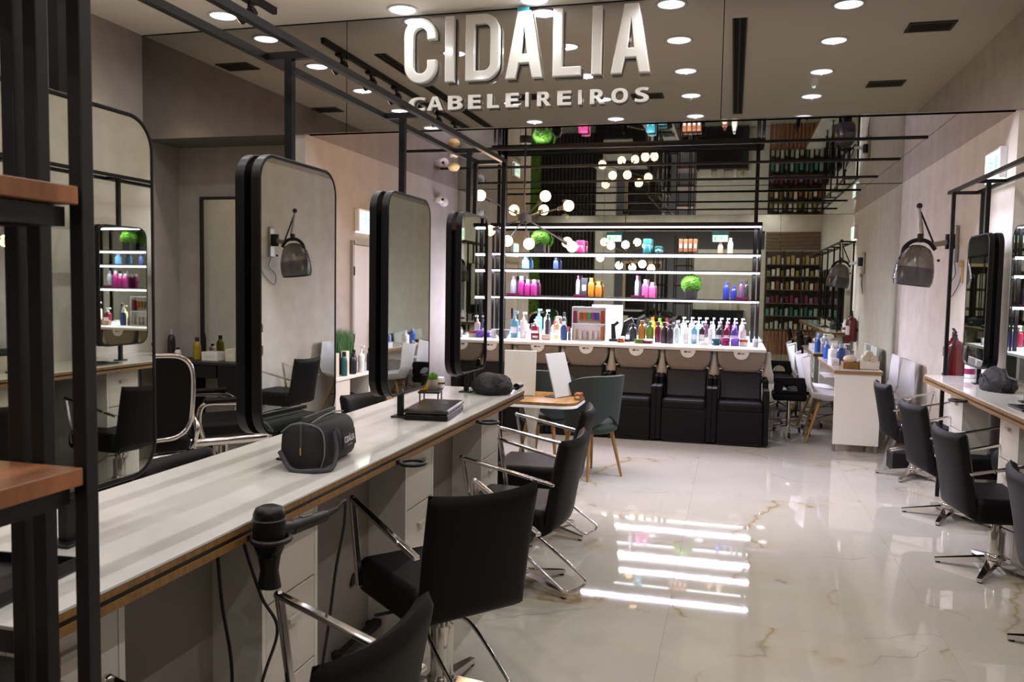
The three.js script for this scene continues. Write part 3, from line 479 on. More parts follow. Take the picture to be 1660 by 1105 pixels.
// ------------------------------------------------------------------ things at the right wall
{
  const t = thing('handbag', 'soft black bag with handles on the right wall worktop', 'bag', [1.62, CH, -5.75], 0.1);
  obj('body', lump(0.12, 0.8, 0.8, 1.3, 0.55, 9), std(0x171718, 0.75), t); obj('handle', tube([[-0.06, 0.05, -0.08], [-0.085, 0.09, -0.05], [-0.09, 0.1, 0.0], [-0.085, 0.06, 0.06], [-0.07, 0.03, 0.09]], 0.006), M.rubber, t); obj('clasp', box(-0.092, -0.082, 0.055, 0.075, -0.012, 0.006), M.steel, t);
  const k = thing('black_tray', 'thin black tray on the right wall worktop at the picture edge', 'tray', [1.53, CH, -4.88]); obj('base', rbox(-0.07, 0.07, 0, 0.012, -0.12, 0.12, 0.004), M.black, k); obj('rim', new THREE.TorusGeometry(0.06, 0.004, 8, 24).rotateX(P2).translate(0, 0.014, 0), M.blackSatin, k);
  const b = thing('pump_bottle', 'white bottle with a magenta label on the far end of the right worktop', 'bottle', [1.66, CH, -6.55]); obj('body', lathe([[0, 0], [0.032, 0], [0.034, 0.01], [0.034, 0.13], [0.014, 0.15], [0.014, 0.165], [0, 0.165]]), M.plasticWhite, b); obj('label', lathe([[0.0345, 0.03], [0.0348, 0.03], [0.0348, 0.07], [0.0345, 0.07]]), std(0x8a2358, 0.4), b); obj('cap', cyl(0.016, 0.165, 0.19), M.plasticWhite, b);
  const e = thing('fire_extinguisher', 'red fire extinguisher on the right wall behind the end of the worktop', 'extinguisher', [RX - 0.085, 0.78, -7.1]);
  obj('cylinder', lathe([[0, 0], [0.07, 0.004], [0.078, 0.02], [0.078, 0.3], [0.06, 0.345], [0.03, 0.36], [0.026, 0.38], [0, 0.38]], 28), M.red, e); obj('valve', [cyl(0.02, 0.38, 0.41), bar([0, 0.42, -0.05], [0, 0.4, 0.03], 0.018, 0.014), bar([0, 0.45, -0.06], [0, 0.42, 0.03], 0.018, 0.01)], M.black, e); obj('hose', tube([[0, 0.39, 0.03], [-0.02, 0.37, 0.09], [-0.05, 0.25, 0.1], [-0.06, 0.1, 0.085]], 0.01), M.rubber, e); obj('label', new THREE.CylinderGeometry(0.0785, 0.0785, 0.13, 20, 1, true, Math.PI * 1.15, Math.PI * 0.6).translate(0, 0.17, 0), std(0xd8cfc4, 0.5), e); obj('bracket', box(0.06, 0.085, 0.15, 0.2, -0.04, 0.04), M.black, e);
  const x = thing('exit_sign', 'glowing white exit sign on the right wall above the mirror frame', 'exit sign', [RX, 2.4, -6.5], 0, 'lit exit signs');
  obj('housing', rbox(-0.05, 0, -0.1, 0.11, -0.17, 0.17, 0.008), M.plasticWhite, x); obj('panel', [new THREE.PlaneGeometry(0.31, 0.18).rotateY(-P2).translate(-0.0515, 0, 0)], M.exit, x); obj('light_edge', box(-0.045, -0.008, -0.112, -0.1, -0.16, 0.16), M.exit, x);
  copy(x, [LX, 2.09, -7.22], Math.PI, 'glowing white exit sign above the white door on the left inner wall');
}
function hoodDryer(label) {
  const t = thing('hood_dryer', label, 'hood dryer', [RX, 1.92, -7.52]);
  obj('wall_plate', rbox(-0.03, 0, -0.16, 0.14, -0.045, 0.045, 0.008), M.steel, t); obj('pivot', [cyl(0.035, -0.05, 0.07, -0.06, 0), box(-0.06, -0.02, -0.03, 0.05, -0.025, 0.025)], M.black, t);
  obj('arm', [bar([-0.06, 0.01, 0], [-0.2, -0.02, 0.05], 0.03, 0.045, 0.008)], M.steel, t);
  obj('spring_post', [rod([-0.29, 0.04, 0.07], [-0.3, 0.16, 0.06], 0.022, 0.02), rod([-0.3, 0.16, 0.06], [-0.31, 0.29, 0.05], 0.015, 0.012)], M.steel, t); obj('knob', ball(0.024, -0.31, 0.3, 0.05), M.black, t); obj('joint', rod([-0.3, 0.0, 0.07], [-0.295, 0.07, 0.07], 0.024), M.black, t); obj('stay', rod([-0.3, 0.25, 0.055], [-0.19, -0.01, 0.05], 0.008), M.black, t);
  obj('yoke', tube([[-0.425, -0.17, 0.07], [-0.42, -0.06, 0.07], [-0.37, 0.0, 0.07], [-0.3, 0.02, 0.07], [-0.23, 0.0, 0.07], [-0.18, -0.06, 0.07]], 0.017, false, 40), M.black, t);
  const dome = lathe([[0, 0.0], [0.05, -0.006], [0.095, -0.035], [0.125, -0.085], [0.14, -0.15], [0.147, -0.19], [0.142, -0.19], [0.135, -0.15], [0.12, -0.088], [0.09, -0.04], [0.045, -0.012], [0, -0.007]], 36).rotateZ(-0.12).translate(-0.305, -0.02, 0.07);
  obj('hood', dome, phys(0x77726e, 0.18, { metalness: 0.35, clearcoat: 0.5 }), t);
  const vis = lathe([[0.147, -0.188], [0.152, -0.25], [0.15, -0.3], [0.138, -0.335], [0.134, -0.334], [0.145, -0.3], [0.147, -0.25], [0.143, -0.188]], 36).rotateZ(-0.12).translate(-0.305, -0.02, 0.07);
  obj('visor', vis, phys(0x6a6668, 0.12, { transmission: 0.55, thickness: 0, ior: 1.45 }), t);
  obj('inner_ring', lathe([[0.06, -0.1], [0.11, -0.12], [0.13, -0.19], [0.125, -0.19], [0.1, -0.125], [0.06, -0.106]], 30).rotateZ(-0.12).translate(-0.305, -0.02, 0.07), M.black, t);
  obj('controls', [ball(0.012, -0.45, -0.13, 0.1), ball(0.012, -0.46, -0.18, 0.1), ball(0.012, -0.17, -0.15, 0.15)], M.black, t);
  obj('cable', tube([[-0.02, -0.16, 0.02], [-0.02, -0.26, 0.06], [-0.03, -0.34, -0.05], [-0.02, -0.44, -0.04], [-0.01, -0.34, 0.14], [-0.005, -0.22, 0.2]], 0.004), std(0x6a6660, 0.6), t);
  obj('wall_tag', [rbox(-0.012, 0, -0.33, -0.2, 0.19, 0.235, 0.004), rbox(-0.03, 0, -0.2, -0.15, 0.19, 0.24, 0.008)], std(0xb99a6a, 0.6), t);
  return t;
}
const hood = hoodDryer('grey smoked hood dryer on an arm at the right wall');
{
  const t = thing('equipment_box', 'black box with chrome rails on the floor beside the farthest right chair', 'box', [1.5, 0, -7.62], 0.05);
  obj('body', rbox(-0.16, 0.12, 0, 0.15, -0.1, 0.12, 0.008), M.black, t); for (const k of [-0.05, 0, 0.05]) obj('rail', tube([[-0.15, 0.155, k], [-0.08, 0.18, k + 0.03], [0.02, 0.2, k + 0.05]], 0.006), M.chrome, t);
  const b = thing('black_pouch', 'round black pouch hanging under the right worktop behind the chair arms', 'bag', [1.58, 0.46, -5.45]); obj('body', lump(0.075, 0.7, 1.1, 1.3, 0.12, 14), M.leather, b); obj('strap', tube([[0.05, 0.06, 0], [0.06, 0.2, 0], [0.07, 0.36, 0]], 0.005), M.rubber, b);
}
// ------------------------------------------------------------------ wash area: basins, counter, lit shelves, bottles
const labelTex = canvasTex(128, 64, (g, w, h) => { g.fillStyle = '#f3f3f6'; g.fillRect(0, 0, w, h); g.fillStyle = '#3a4058'; g.fillRect(34, 12, 24, 12); g.fillStyle = '#707890'; g.fillRect(64, 14, 26, 9); });
function washUnit() {
  const t = thing('backwash_unit', '', 'wash chair', [0, 0, 0], 0, 'black wash chairs with grey basins');   // origin: floor below the seat front, facing +z
  obj('front_panel', rbox(-0.212, 0.212, 0.03, 0.34, -0.05, -0.01, 0.012), M.leather, t); obj('plinth', box(-0.2, 0.2, 0, 0.035, -0.6, -0.05), M.black, t);
  obj('seat', rbox(-0.212, 0.212, 0.33, 0.425, -0.46, 0.0, 0.03, 4), M.leather, t);
  obj('backrest', rbox(-0.205, 0.205, 0, 0.3, -0.04, 0.03, 0.022, 4).rotateX(-0.42).translate(0, 0.4, -0.4), M.leatherPurple, t);
  for (const s of [-1, 1]) obj('arm', [rbox(s * 0.242 - 0.026, s * 0.242 + 0.026, 0.02, 0.55, -0.46, -0.03, 0.01), rbox(s * 0.242 - 0.024, s * 0.242 + 0.024, 0.5, 0.63, -0.62, -0.3, 0.02)], M.leather, t);
  const s = new THREE.Shape(); s.moveTo(-0.235, 0); s.lineTo(0.235, 0); s.bezierCurveTo(0.238, -0.09, 0.222, -0.16, 0.165, -0.215); s.bezierCurveTo(0.14, -0.232, 0.1, -0.235, 0, -0.235); s.bezierCurveTo(-0.1, -0.235, -0.14, -0.232, -0.165, -0.215); s.bezierCurveTo(-0.222, -0.16, -0.238, -0.09, -0.235, 0);
  const bowl = obj('basin', ext(s, 0.42, 0.03, 16).translate(0, 0.885, -1.0), M.ceramic, t);
  const n = new THREE.Shape(); n.moveTo(-0.078, 0); n.lineTo(0.078, 0); n.bezierCurveTo(0.078, -0.05, 0.05, -0.088, 0, -0.088); n.bezierCurveTo(-0.05, -0.088, -0.078, -0.05, -0.078, 0);
  const ng = ext(n, 0.016, 0.004, 14), p = ng.attributes.position, uv = ng.attributes.uv; for (let i = 0; i < p.count; i++) uv.setXY(i, p.getX(i) / 0.156 + 0.5, 1 + p.getY(i) / 0.088);
  obj('neck_rest', ng.translate(0, 0.882, -0.582), std(0xffffff, 0.3, 0, { map: labelTex }), bowl);
  for (const q of [-1, 1]) obj('bracket', [cyl(0.012, 0.62, 0.7, q * 0.21, -0.62), ball(0.02, q * 0.2, 0.69, -0.612)], M.chrome, t);
  obj('side_column', lathe([[0, 0.56], [0.062, 0.56], [0.06, 0.64], [0.042, 0.7], [0.028, 0.78], [0.026, 0.874], [0, 0.874]], 20).translate(0.267, 0, -0.66), std(0xb9b4ae, 0.4), t);
  obj('pedestal', [rbox(-0.1, 0.1, 0, 0.66, -0.96, -0.74, 0.02)], std(0x77706a, 0.5), t);
  return t;
}
const wu = washUnit(); wu.position.set(0.1, 0, -8.14); wu.userData.label = 'black wash chair with grey basin at the right end of the row';
['second from the right end', 'third from the right end, partly behind the green armchair', 'fourth from the right end, behind the folding mirrors', 'fifth from the right end, mostly hidden by the worktop', 'at the left end, hidden behind the island mirrors'].forEach((w, i) => copy(wu, [0.1 - 0.534 * (i + 1), 0, -8.14], 0, `black wash chair with grey basin ${w}`));
{
  const t = thing('wash_counter', 'bright white counter slab above the row of grey basins', 'counter');
  obj('top', rbox(-2.9, 0.345, 0.875, 0.905, -9.98, -8.7, 0.004), std(0xf1f0f3, 0.4), t);
  obj('support', rbox(-2.85, 0.3, 0, 0.885, -9.5, -9.42, 0.004), M.whiteSatin, t);
  const s = thing('lit_shelf_unit', 'four thin wall shelves with glowing white front edges in front of the back mirror', 'shelf unit');
  for (const y of [2.235, 1.91, 1.712, 1.382]) {
    obj('shelf', box(-2.88, 0.285, y - 0.004, y + 0.01, -9.985, -9.775), M.black, s);
    obj('light_strip', box(-2.88, 0.285, y - 0.024, y - 0.004, y > 2 ? -9.784 : -9.8, -9.778), M.strip, s); if (y > 2) obj('strip_housing', box(-2.88, 0.285, y - 0.026, y - 0.004, -9.83, -9.784), M.black, s);
    const l = new THREE.RectAreaLight(0xe9e6ff, LED, 3.16, 0.03); l.position.set(-1.3, y - 0.028, -9.77); l.rotation.set(-1.43, Math.PI, 0, 'YXZ'); scene.add(l);
  }
  obj('front_rail', box(-2.88, 0.292, 2.2254, 2.268, -9.706, -9.69), M.blackSatin, s); for (const x of [-2.87, 0.28]) obj('rail_arm', box(x - 0.008, x + 0.008, 2.246, 2.262, -9.8, -9.69), M.blackSatin, s);
  for (const x of [-2.87, 0.28]) for (const z of [-9.8, -9.97]) obj('post', box(x - 0.012, x + 0.012, 0.905, 2.26, z - 0.012, z + 0.012), M.blackSatin, s);
  for (const x of [-2.82, 0.225]) obj('post', box(x - 0.018, x + 0.018, 0.905, SOF, -9.86, -9.83), M.blackSatin, s);
  for (const x of [-2.87, 0.28]) obj('side_rail', box(x - 0.012, x + 0.012, 2.236, 2.26, -9.97, -9.8), M.blackSatin, s);
}
const BM = new Map(); const bmat = c => { if (!BM.has(c)) { const k = new THREE.Color(c), h = {}; k.getHSL(h, THREE.SRGBColorSpace); if (h.s > 0.35) k.setHSL(h.h, h.s * 0.85, h.l * 0.76, THREE.SRGBColorSpace); BM.set(c, phys(k, 0.28, { clearcoat: 0.3 })); } return BM.get(c); };
const geoCache = new Map(); const gc = (k, f) => { if (!geoCache.has(k)) geoCache.set(k, f()); return geoCache.get(k); };
function pump(label, x, y, z, h, r, col, cap = 0xf2f2f2, turn = 0) {
  const t = thing('pump_bottle', label, 'bottle', [x, y, z], turn), b = h * 0.7;
  obj('body', gc(`p${h},${r}`, () => lathe([[0, 0], [r * 0.92, 0], [r, 0.006], [r, b * 0.86], [r * 0.8, b * 0.96], [r * 0.36, b], [r * 0.36, b + 0.012], [0, b + 0.012]], 20)), bmat(col), t);
  obj('pump', gc(`q${h},${r}`, () => mergeGeometries([cyl(r * 0.4, b + 0.01, b + 0.03, 0, 0, 12), cyl(r * 0.14, b + 0.03, h * 0.93, 0, 0, 8), rbox(-r * 0.3, r * 0.95, h * 0.92, h, -r * 0.3, r * 0.3, 0.004, 1)].map(g => g.index ? g.toNonIndexed() : g))), bmat(cap), t);
  obj('label', gc(`l${h},${r}`, () => new THREE.CylinderGeometry(r * 1.012, r * 1.012, b * 0.34, 20, 1, true, -0.9, 1.8).translate(0, b * 0.42, 0)), bmat(0xd9dad8), t);
  return t;
}
function bottle(label, x, y, z, h, r, col, cap = 0x222222) {
  const t = thing('bottle', label, 'bottle', [x, y, z]);
  obj('body', gc(`b${h},${r}`, () => lathe([[0, 0], [r * 0.93, 0], [r, 0.005], [r, h * 0.6], [r * 0.82, h * 0.74], [r * 0.5, h * 0.82], [0, h * 0.82]], 20)), bmat(col), t);
  obj('cap', gc(`c${h},${r}`, () => lathe([[r * 0.52, h * 0.81], [r * 0.52, h * 0.98], [r * 0.46, h], [0, h]], 16)), bmat(cap), t); return t;
}
function jar(label, x, y, z, h, r, col, lid = col) {
  const t = thing('jar', label, 'jar', [x, y, z]);
  obj('body', gc(`j${h},${r}`, () => lathe([[0, 0], [r * 0.95, 0], [r, 0.004], [r, h * 0.62], [0, h * 0.62]], 20)), bmat(col), t); obj('lid', gc(`k${h},${r}`, () => lathe([[r * 1.03, h * 0.63], [r * 1.03, h * 0.97], [r * 0.97, h], [0, h]], 20)), bmat(lid), t); return t;
}
function carton(label, x, y, z, w, h, d, col, name = 'carton') { const t = thing(name, label, 'box', [x, y, z]); obj('body', rbox(-w / 2, w / 2, 0, h, -d / 2, d / 2, 0.003, 1), bmat(col), t); obj('label', box(-w * 0.3, w * 0.3, h * 0.3, h * 0.62, d / 2, d / 2 + 0.001), bmat(0xcfcac0), t); return t; }
const CY = 0.905, CZ = -9.36;
[['mint green', 0xbfe0cf], ['white', 0xf0f1f0], ['pale blue', 0xa9d2de], ['dark plum', 0x3a2030], ['slim white', 0xeeeeee], ['charcoal', 0x2a2c33], ['crimson', 0xa8123e], ['lavender', 0x7d6ac9], ['blush white', 0xe9d8d6]].forEach(([n, c], i) => pump(`${n} pump bottle in the row at the right end of the wash counter`, [-0.595, -0.494, -0.406, -0.319, -0.228, -0.139, -0.056, 0.03, 0.118][i], CY, CZ, 0.25, i === 4 ? 0.024 : 0.034, c));
jar('teal tub in front of the charcoal pump bottle', -0.165, CY, -9.18, 0.075, 0.042, 0x1c7f93); jar('hot pink tub in front of the crimson pump bottle', -0.062, CY, -9.18, 0.085, 0.044, 0xd11a78); jar('lilac tub in front of the lavender pump bottle', 0.035, CY, -9.18, 0.085, 0.044, 0xb9a6ea); jar('white tub with an orange lid beside the blush pump bottle', 0.125, CY, -9.18, 0.075, 0.042, 0xefe8e2, 0xe0502a); jar('small grey tub at the right corner of the wash counter', 0.245, CY, -9.1, 0.085, 0.03, 0xb9bcc0, 0xd9dadb);
carton('small white box between the pump bottles and tubs', -0.29, CY, -9.15, 0.09, 0.045, 0.07, 0xf2f2f0);
pump('large pale blue pump bottle near the left end of the wash counter', -2.47, CY, CZ, 0.31, 0.048, 0x8fbccb, 0xb9d8e2); pump('tall white pump bottle with red mark near the left end of the wash counter', -2.36, CY, CZ, 0.3, 0.042, 0xe9e6e0);
jar('purple tub at the left end of the wash counter', -2.77, CY, -9.25, 0.075, 0.055, 0x7668d8, 0xe6e4f4); jar('white jar left of the dark bowl', -2.67, CY, -9.2, 0.1, 0.036, 0xdfe0ea);
{ const t = thing('tint_bowl', 'dark round tint bowl at the left end of the wash counter', 'bowl', [-2.55, CY, -9.15]); obj('bowl', lathe([[0, 0], [0.045, 0], [0.075, 0.05], [0.082, 0.1], [0.076, 0.1], [0.068, 0.05], [0.04, 0.012], [0, 0.012]]), bmat(0x3c3f3c), t); obj('rim', new THREE.TorusGeometry(0.079, 0.004, 8, 24).rotateX(P2).translate(0, 0.1, 0), bmat(0x8a8f8a), t); }
pump('crimson pump bottle left of the color rack', -2.22, CY, CZ, 0.22, 0.05, 0xb00d35, 0xd9e2dc); carton('crimson box with white label in front of the crimson pump bottle', -2.15, CY, -9.1, 0.1, 0.075, 0.06, 0xa00f30); carton('low white box with an orange band left of the cream pump bottle', -2.03, CY, -9.12, 0.1, 0.06, 0.06, 0xf0e4da);
pump('cream pump bottle left of the color rack', -1.95, CY, CZ, 0.26, 0.044, 0xe8dcbc, 0xf4efe4); bottle('blue and white bottle left of the color rack', -1.85, CY, -9.22, 0.21, 0.04, 0x2c62b8, 0xe9edf0); bottle('slim grey bottle touching the color rack', -1.79, CY, -9.25, 0.12, 0.02, 0x76808e); bottle('pink-white round bottle behind the crimson box', -2.3, CY, -9.25, 0.1, 0.032, 0xd9cfcf, 0xe8e0e0);
bottle('black pump flask behind the crimson pump bottle', -2.1, CY, -9.5, 0.28, 0.035, 0x1d1d20);
{
  const t = thing('color_rack', 'white stand holding a row of coloured tubes on the wash counter', 'rack', [-1.57, CY, -9.3]);
  obj('frame', [box(-0.195, -0.187, 0, 0.38, -0.05, 0.05), box(0.187, 0.195, 0, 0.38, -0.05, 0.05), box(-0.187, 0.187, 0.374, 0.38, -0.05, 0.05), box(-0.187, 0.187, 0, 0.008, -0.05, 0.05), box(-0.187, 0.187, 0.185, 0.193, -0.05, 0.05), box(-0.187, 0.187, 0.008, 0.374, -0.05, -0.045)], M.plasticWhite, t);
  [[0xa02a70, 0.16, 0.14, -0.165], [0xd05a1a, 0.2, 0.085, -0.098], [0xd86a30, 0.2, 0.085, -0.05], [0x3fae4a, 0.2, 0.085, -0.003], [0xa23fb8, 0.2, 0.085, 0.045], [0x4332c8, 0.2, 0.085, 0.092], [0xd8331c, 0.16, 0.15, 0.15]].forEach(([c, y, h, x]) => obj('tube', rbox(x - 0.019, x + 0.019, y + 0.033, y + 0.033 + h, -0.02, 0.03, 0.006), bmat(c), t));
  [[0xe8801c, 0.15, 0.15], [0xc8bfae, -0.165, 0.12], [0xd9d4da, -0.1, 0.1], [0xb9b3c6, -0.04, 0.1], [0xd9d4da, 0.02, 0.1], [0xcfcad6, 0.08, 0.1]].forEach(([c, x, h]) => obj('vial', rbox(x - 0.017, x + 0.017, 0.009, 0.009 + h, -0.02, 0.03, 0.006), bmat(c), t));
}
{ const t = thing('hand_dryers', 'black hair tools in a holder right of the color rack', 'hair tools', [-1.24, CY, -9.3]); obj('base', rbox(-0.1, 0.14, 0, 0.03, -0.06, 0.06, 0.01), M.black, t); obj('tool', [rod([-0.05, 0.03, 0], [-0.06, 0.2, 0.01], 0.03, 0.024), rod([-0.06, 0.17, 0.01], [0.0, 0.22, 0], 0.02)], M.blackSatin, t); obj('tool', [rod([0.05, 0.03, 0], [0.09, 0.22, 0], 0.03, 0.03), rod([0.08, 0.2, 0], [0.16, 0.25, 0], 0.034, 0.03)], M.blackSatin, t); }
jar('orange jar under a white ring on the wash counter', -1.18, CY + 0.0, -9.1, 0.07, 0.04, 0xe0771a, 0xe6e6e8); bottle('dark grey bottle left of the orange bottle', -1.08, CY, CZ, 0.2, 0.045, 0x2c3138); bottle('orange bottle on the wash counter', -0.98, CY, CZ, 0.24, 0.042, 0xe08a12, 0xc87410); bottle('lime green bottle on the wash counter', -0.89, CY, CZ, 0.23, 0.042, 0x7fae1c, 0x6d9a18); bottle('maroon bottle on the wash counter', -0.8, CY, CZ, 0.23, 0.038, 0x86162f, 0x7a1228); jar('low green jar in front of the orange bottle', -0.98, CY, -9.08, 0.045, 0.055, 0x8fc22a, 0x6f9c22); jar('low rose jar in front of the lime green bottle', -0.88, CY, -9.08, 0.05, 0.05, 0xa83a52, 0xf0e8e8);
bottle('dark brown spray bottle left of the mint pump bottle', -0.72, CY, -9.25, 0.23, 0.04, 0x2a1d1f); bottle('dark brown spray bottle touching the mint pump bottle', -0.655, CY, -9.2, 0.21, 0.038, 0x2e2022);
// shelf goods
const S4 = 1.392, S3 = 1.722, S2 = 1.92, SZ = -9.885;
const clothTray = (x, n) => { const t = thing('display_tray', `magenta display tray under the ${n} on the lowest lit shelf`, 'tray', [x, S4, SZ]); obj('base', rbox(-0.08, 0.08, 0, 0.008, -0.07, 0.07, 0.002, 1), bmat(0x8c1250), t); obj('lip', box(-0.08, 0.08, 0.008, 0.03, 0.062, 0.07), bmat(0x8c1250), t); };
clothTray(-2.62, 'grey canister'); clothTray(-1.78, 'slim silver bottle'); clothTray(-1.09, 'pink bottles'); clothTray(0.1, 'black canister');
const Y4 = S4 + 0.008;
bottle('grey canister at the left end of the lowest lit shelf', -2.63, Y4, SZ, 0.23, 0.036, 0x7a7880, 0x55525a);
[-2.53, -2.45, -2.37].forEach((x, i) => bottle(`magenta bottle on the lowest lit shelf, ${['left', 'middle', 'right'][i]} of three`, x, i ? S4 : S4, SZ, i ? 0.2 : 0.24, 0.04, 0xb01878, 0xd9c6d4));
bottle('slim silver bottle on the lowest lit shelf', -1.82, Y4, SZ, 0.25, 0.025, 0x9a9aa4, 0x9d4a74); carton('dark grey carton beside the slim silver bottle', -1.74, Y4, SZ, 0.07, 0.22, 0.07, 0x34373c);
bottle('amber bottle, taller of two on the lowest lit shelf', -1.66, S4, SZ, 0.23, 0.042, 0xc47c0c, 0xd9a860); bottle('amber bottle, shorter of two on the lowest lit shelf', -1.57, S4, SZ, 0.19, 0.042, 0xc8700e, 0xd9a860);
bottle('slim grey bottle left of the pink bottles on the lowest lit shelf', -1.11, Y4, SZ, 0.26, 0.024, 0x8a8a92, 0xb06a8c); bottle('pale pink bottle on the lowest lit shelf, left of two', -1.01, S4, SZ, 0.22, 0.042, 0xc86a9a, 0xe6d0d8); bottle('pale pink bottle on the lowest lit shelf, right of two', -0.93, S4, SZ, 0.19, 0.042, 0xc8709c, 0xd9b0c0);
bottle('tall deep blue bottle on the lowest lit shelf', -0.08, S4, SZ, 0.21, 0.034, 0x1c2a9a, 0x2a3ab0); bottle('short deep blue bottle on the lowest lit shelf', 0.005, S4, SZ, 0.16, 0.034, 0x1c2a9a, 0x2434a8); bottle('slim plum bottle near the right end of the lowest lit shelf', 0.085, Y4, SZ, 0.22, 0.022, 0x5a3a5a, 0x3a2a3a); bottle('black canister at the right end of the lowest lit shelf', 0.145, Y4, SZ, 0.22, 0.026, 0x222226);
function ballPlant(label, x, y, r) { const t = thing('ball_plant', label, 'plant', [x, y, SZ - 0.0]); const p = r * 0.62; obj('pot', rbox(-p, p, 0, p * 1.9, -p, p, 0.006), M.pot, t); obj('foliage', foliageBall(r, 900, 0.05, 5).scale(1, 1, 0.9).translate(0, p * 1.9 + r * 0.55, 0), M.green, t); }
ballPlant('bright green ball plant in a dark square pot on the lowest lit shelf', -0.48, S4, 0.1); ballPlant('bright green ball plant on the second lit shelf behind the chandelier', -2.3, S2, 0.1);
jar('tall pink tub on the second lit shelf', -1.8, S2, SZ, 0.15, 0.055, 0xd0437a, 0xd0437a); jar('tall teal tub on the second lit shelf', -1.0, S2, SZ, 0.17, 0.05, 0x1f8f90, 0x3aa8a8); jar('short dark teal jar on the second lit shelf', -0.87, S2, SZ, 0.085, 0.045, 0x1f6f68, 0x2a8078);
[-0.61, -0.555, -0.5, -0.445].forEach((x, i) => carton(`copper tube carton on the second lit shelf, ${['first', 'second', 'third', 'fourth'][i]} from the left`, x, S2 + 0.02, SZ, 0.045, 0.15, 0.05, [0xa8683a, 0xb8783f, 0xa06034, 0xb07040][i]));
bottle('cream tube with a red cap on the second lit shelf', -0.16, S2, SZ, 0.13, 0.03, 0xb89a78, 0xa8302c); bottle('tall cream tube on the second lit shelf', -0.05, S2, SZ, 0.18, 0.032, 0xc8b494, 0xe6ddd0); bottle('pale blue bottle on the third lit shelf behind the chandelier bulbs', -2.48, S3, SZ, 0.15, 0.045, 0xa9c8f0, 0xd9e6f8); bottle('blue bottle on the third lit shelf right of the pale blue one', -2.1, S3, SZ, 0.14, 0.032, 0x3b55a8, 0x32488a);

// ------------------------------------------------------------------ chandelier
{
  const C = [-1.7, 2.07, -6.7], t = thing('chandelier', 'black sputnik chandelier with warm glowing bulbs in front of the lit shelves', 'chandelier', C);
  obj('hub', [ball(0.05, 0, 0, 0, 20), cyl(0.06, -0.03, 0.03)], M.black, t); obj('stem', cyl(0.007, 0.04, SOF - C[1]), M.black, t); obj('canopy', cyl(0.05, SOF - C[1] - 0.03, SOF - C[1]), M.black, t);
  [[-2.02, 2.234, 0.1], [-1.86, 2.16, -0.3], [-1.535, 2.22, 0.05], [-1.38, 2.17, -0.1], [-1.64, 2.17, -0.4], [-1.79, 1.9, 0.12], [-1.61, 1.87, 0.2], [-1.31, 1.85, 0.05], [-1.41, 1.9, -0.25], [-2.03, 1.99, -0.2]].forEach(([x, y, z]) => {
    const d = V(x - C[0], y - C[1], z), L = d.length(), n = d.clone().normalize(), e = n.clone().multiplyScalar(L - 0.06);
    const a = obj('arm', [rod([0, 0, 0], e.toArray(), 0.006), rod(e.toArray(), n.clone().multiplyScalar(L - 0.015).toArray(), 0.015, 0.017)], M.black, t);
    const s = n.clone().multiplyScalar(L - 0.015), e2 = n.clone().multiplyScalar(L - 0.0); obj('socket', rod(s.toArray(), e2.toArray(), 0.014), M.gold, a);
    const b = n.clone().multiplyScalar(L + 0.035); obj('bulb', ball(0.046, b.x, b.y, b.z, 18), M.bulb, a);
    const l = new THREE.PointLight(0xffd0a0, BULB, 0, 2); l.position.set(C[0] + b.x, C[1] + b.y, C[2] + b.z); l.castShadow = true; l.shadow.radius = 3; scene.add(l);
  });
}
// ------------------------------------------------------------------ make-up table and green armchairs
{
  const t = thing('makeup_table', 'rounded wooden make-up table with white edge past the end of the island', 'table', [-1.47, 0, -6.15]);
  obj('top', uvm(ext(rrect(0.78, 0.62, 0.12), 0.022, 0.002).rotateX(-P2).translate(0, 0.638, 0), 1.2), M.oak, t); obj('edge', ext(rrect(0.785, 0.625, 0.12), 0.02, 0.002).rotateX(-P2).translate(0, 0.617, 0), M.plasticWhite, t);
  obj('pedestal', lathe([[0, 0], [0.2, 0], [0.19, 0.012], [0.06, 0.05], [0.032, 0.16], [0.03, 0.4], [0.06, 0.56], [0.1, 0.617], [0, 0.617]]), std(0xbdb5aa, 0.3), t);
  const fm = (x, z, turn, tilt, label) => { const q = thing('folding_mirror', label, 'mirror', [x, 0.66, z], turn); obj('cover', rbox(-0.125, 0.125, 0, 0.35, -0.012, 0.0, 0.004).rotateX(tilt), std(tilt < -0.2 ? 0xa8a59c : 0xd0cbc0, 0.5), q); obj('mirror_glass', box(-0.115, 0.115, 0.012, 0.338, -0.0135, -0.0122).rotateX(tilt), M.mirror, q); obj('leg', rbox(-0.11, 0.11, 0, 0.006, -0.12, 0.0, 0.002, 1), M.black, q); return q; };
  fm(-1.575, -6.15, 0.05, -0.06, 'upright cream folding mirror, larger of two on the wooden table'); fm(-1.22, -6.2, 1.15, -0.3, 'tilted cream folding mirror on the right of the wooden table');
  carton('small orange box behind the tilted folding mirror on the wooden table', -1.1, 0.66, -6.1, 0.05, 0.05, 0.1, 0xc87848);
}
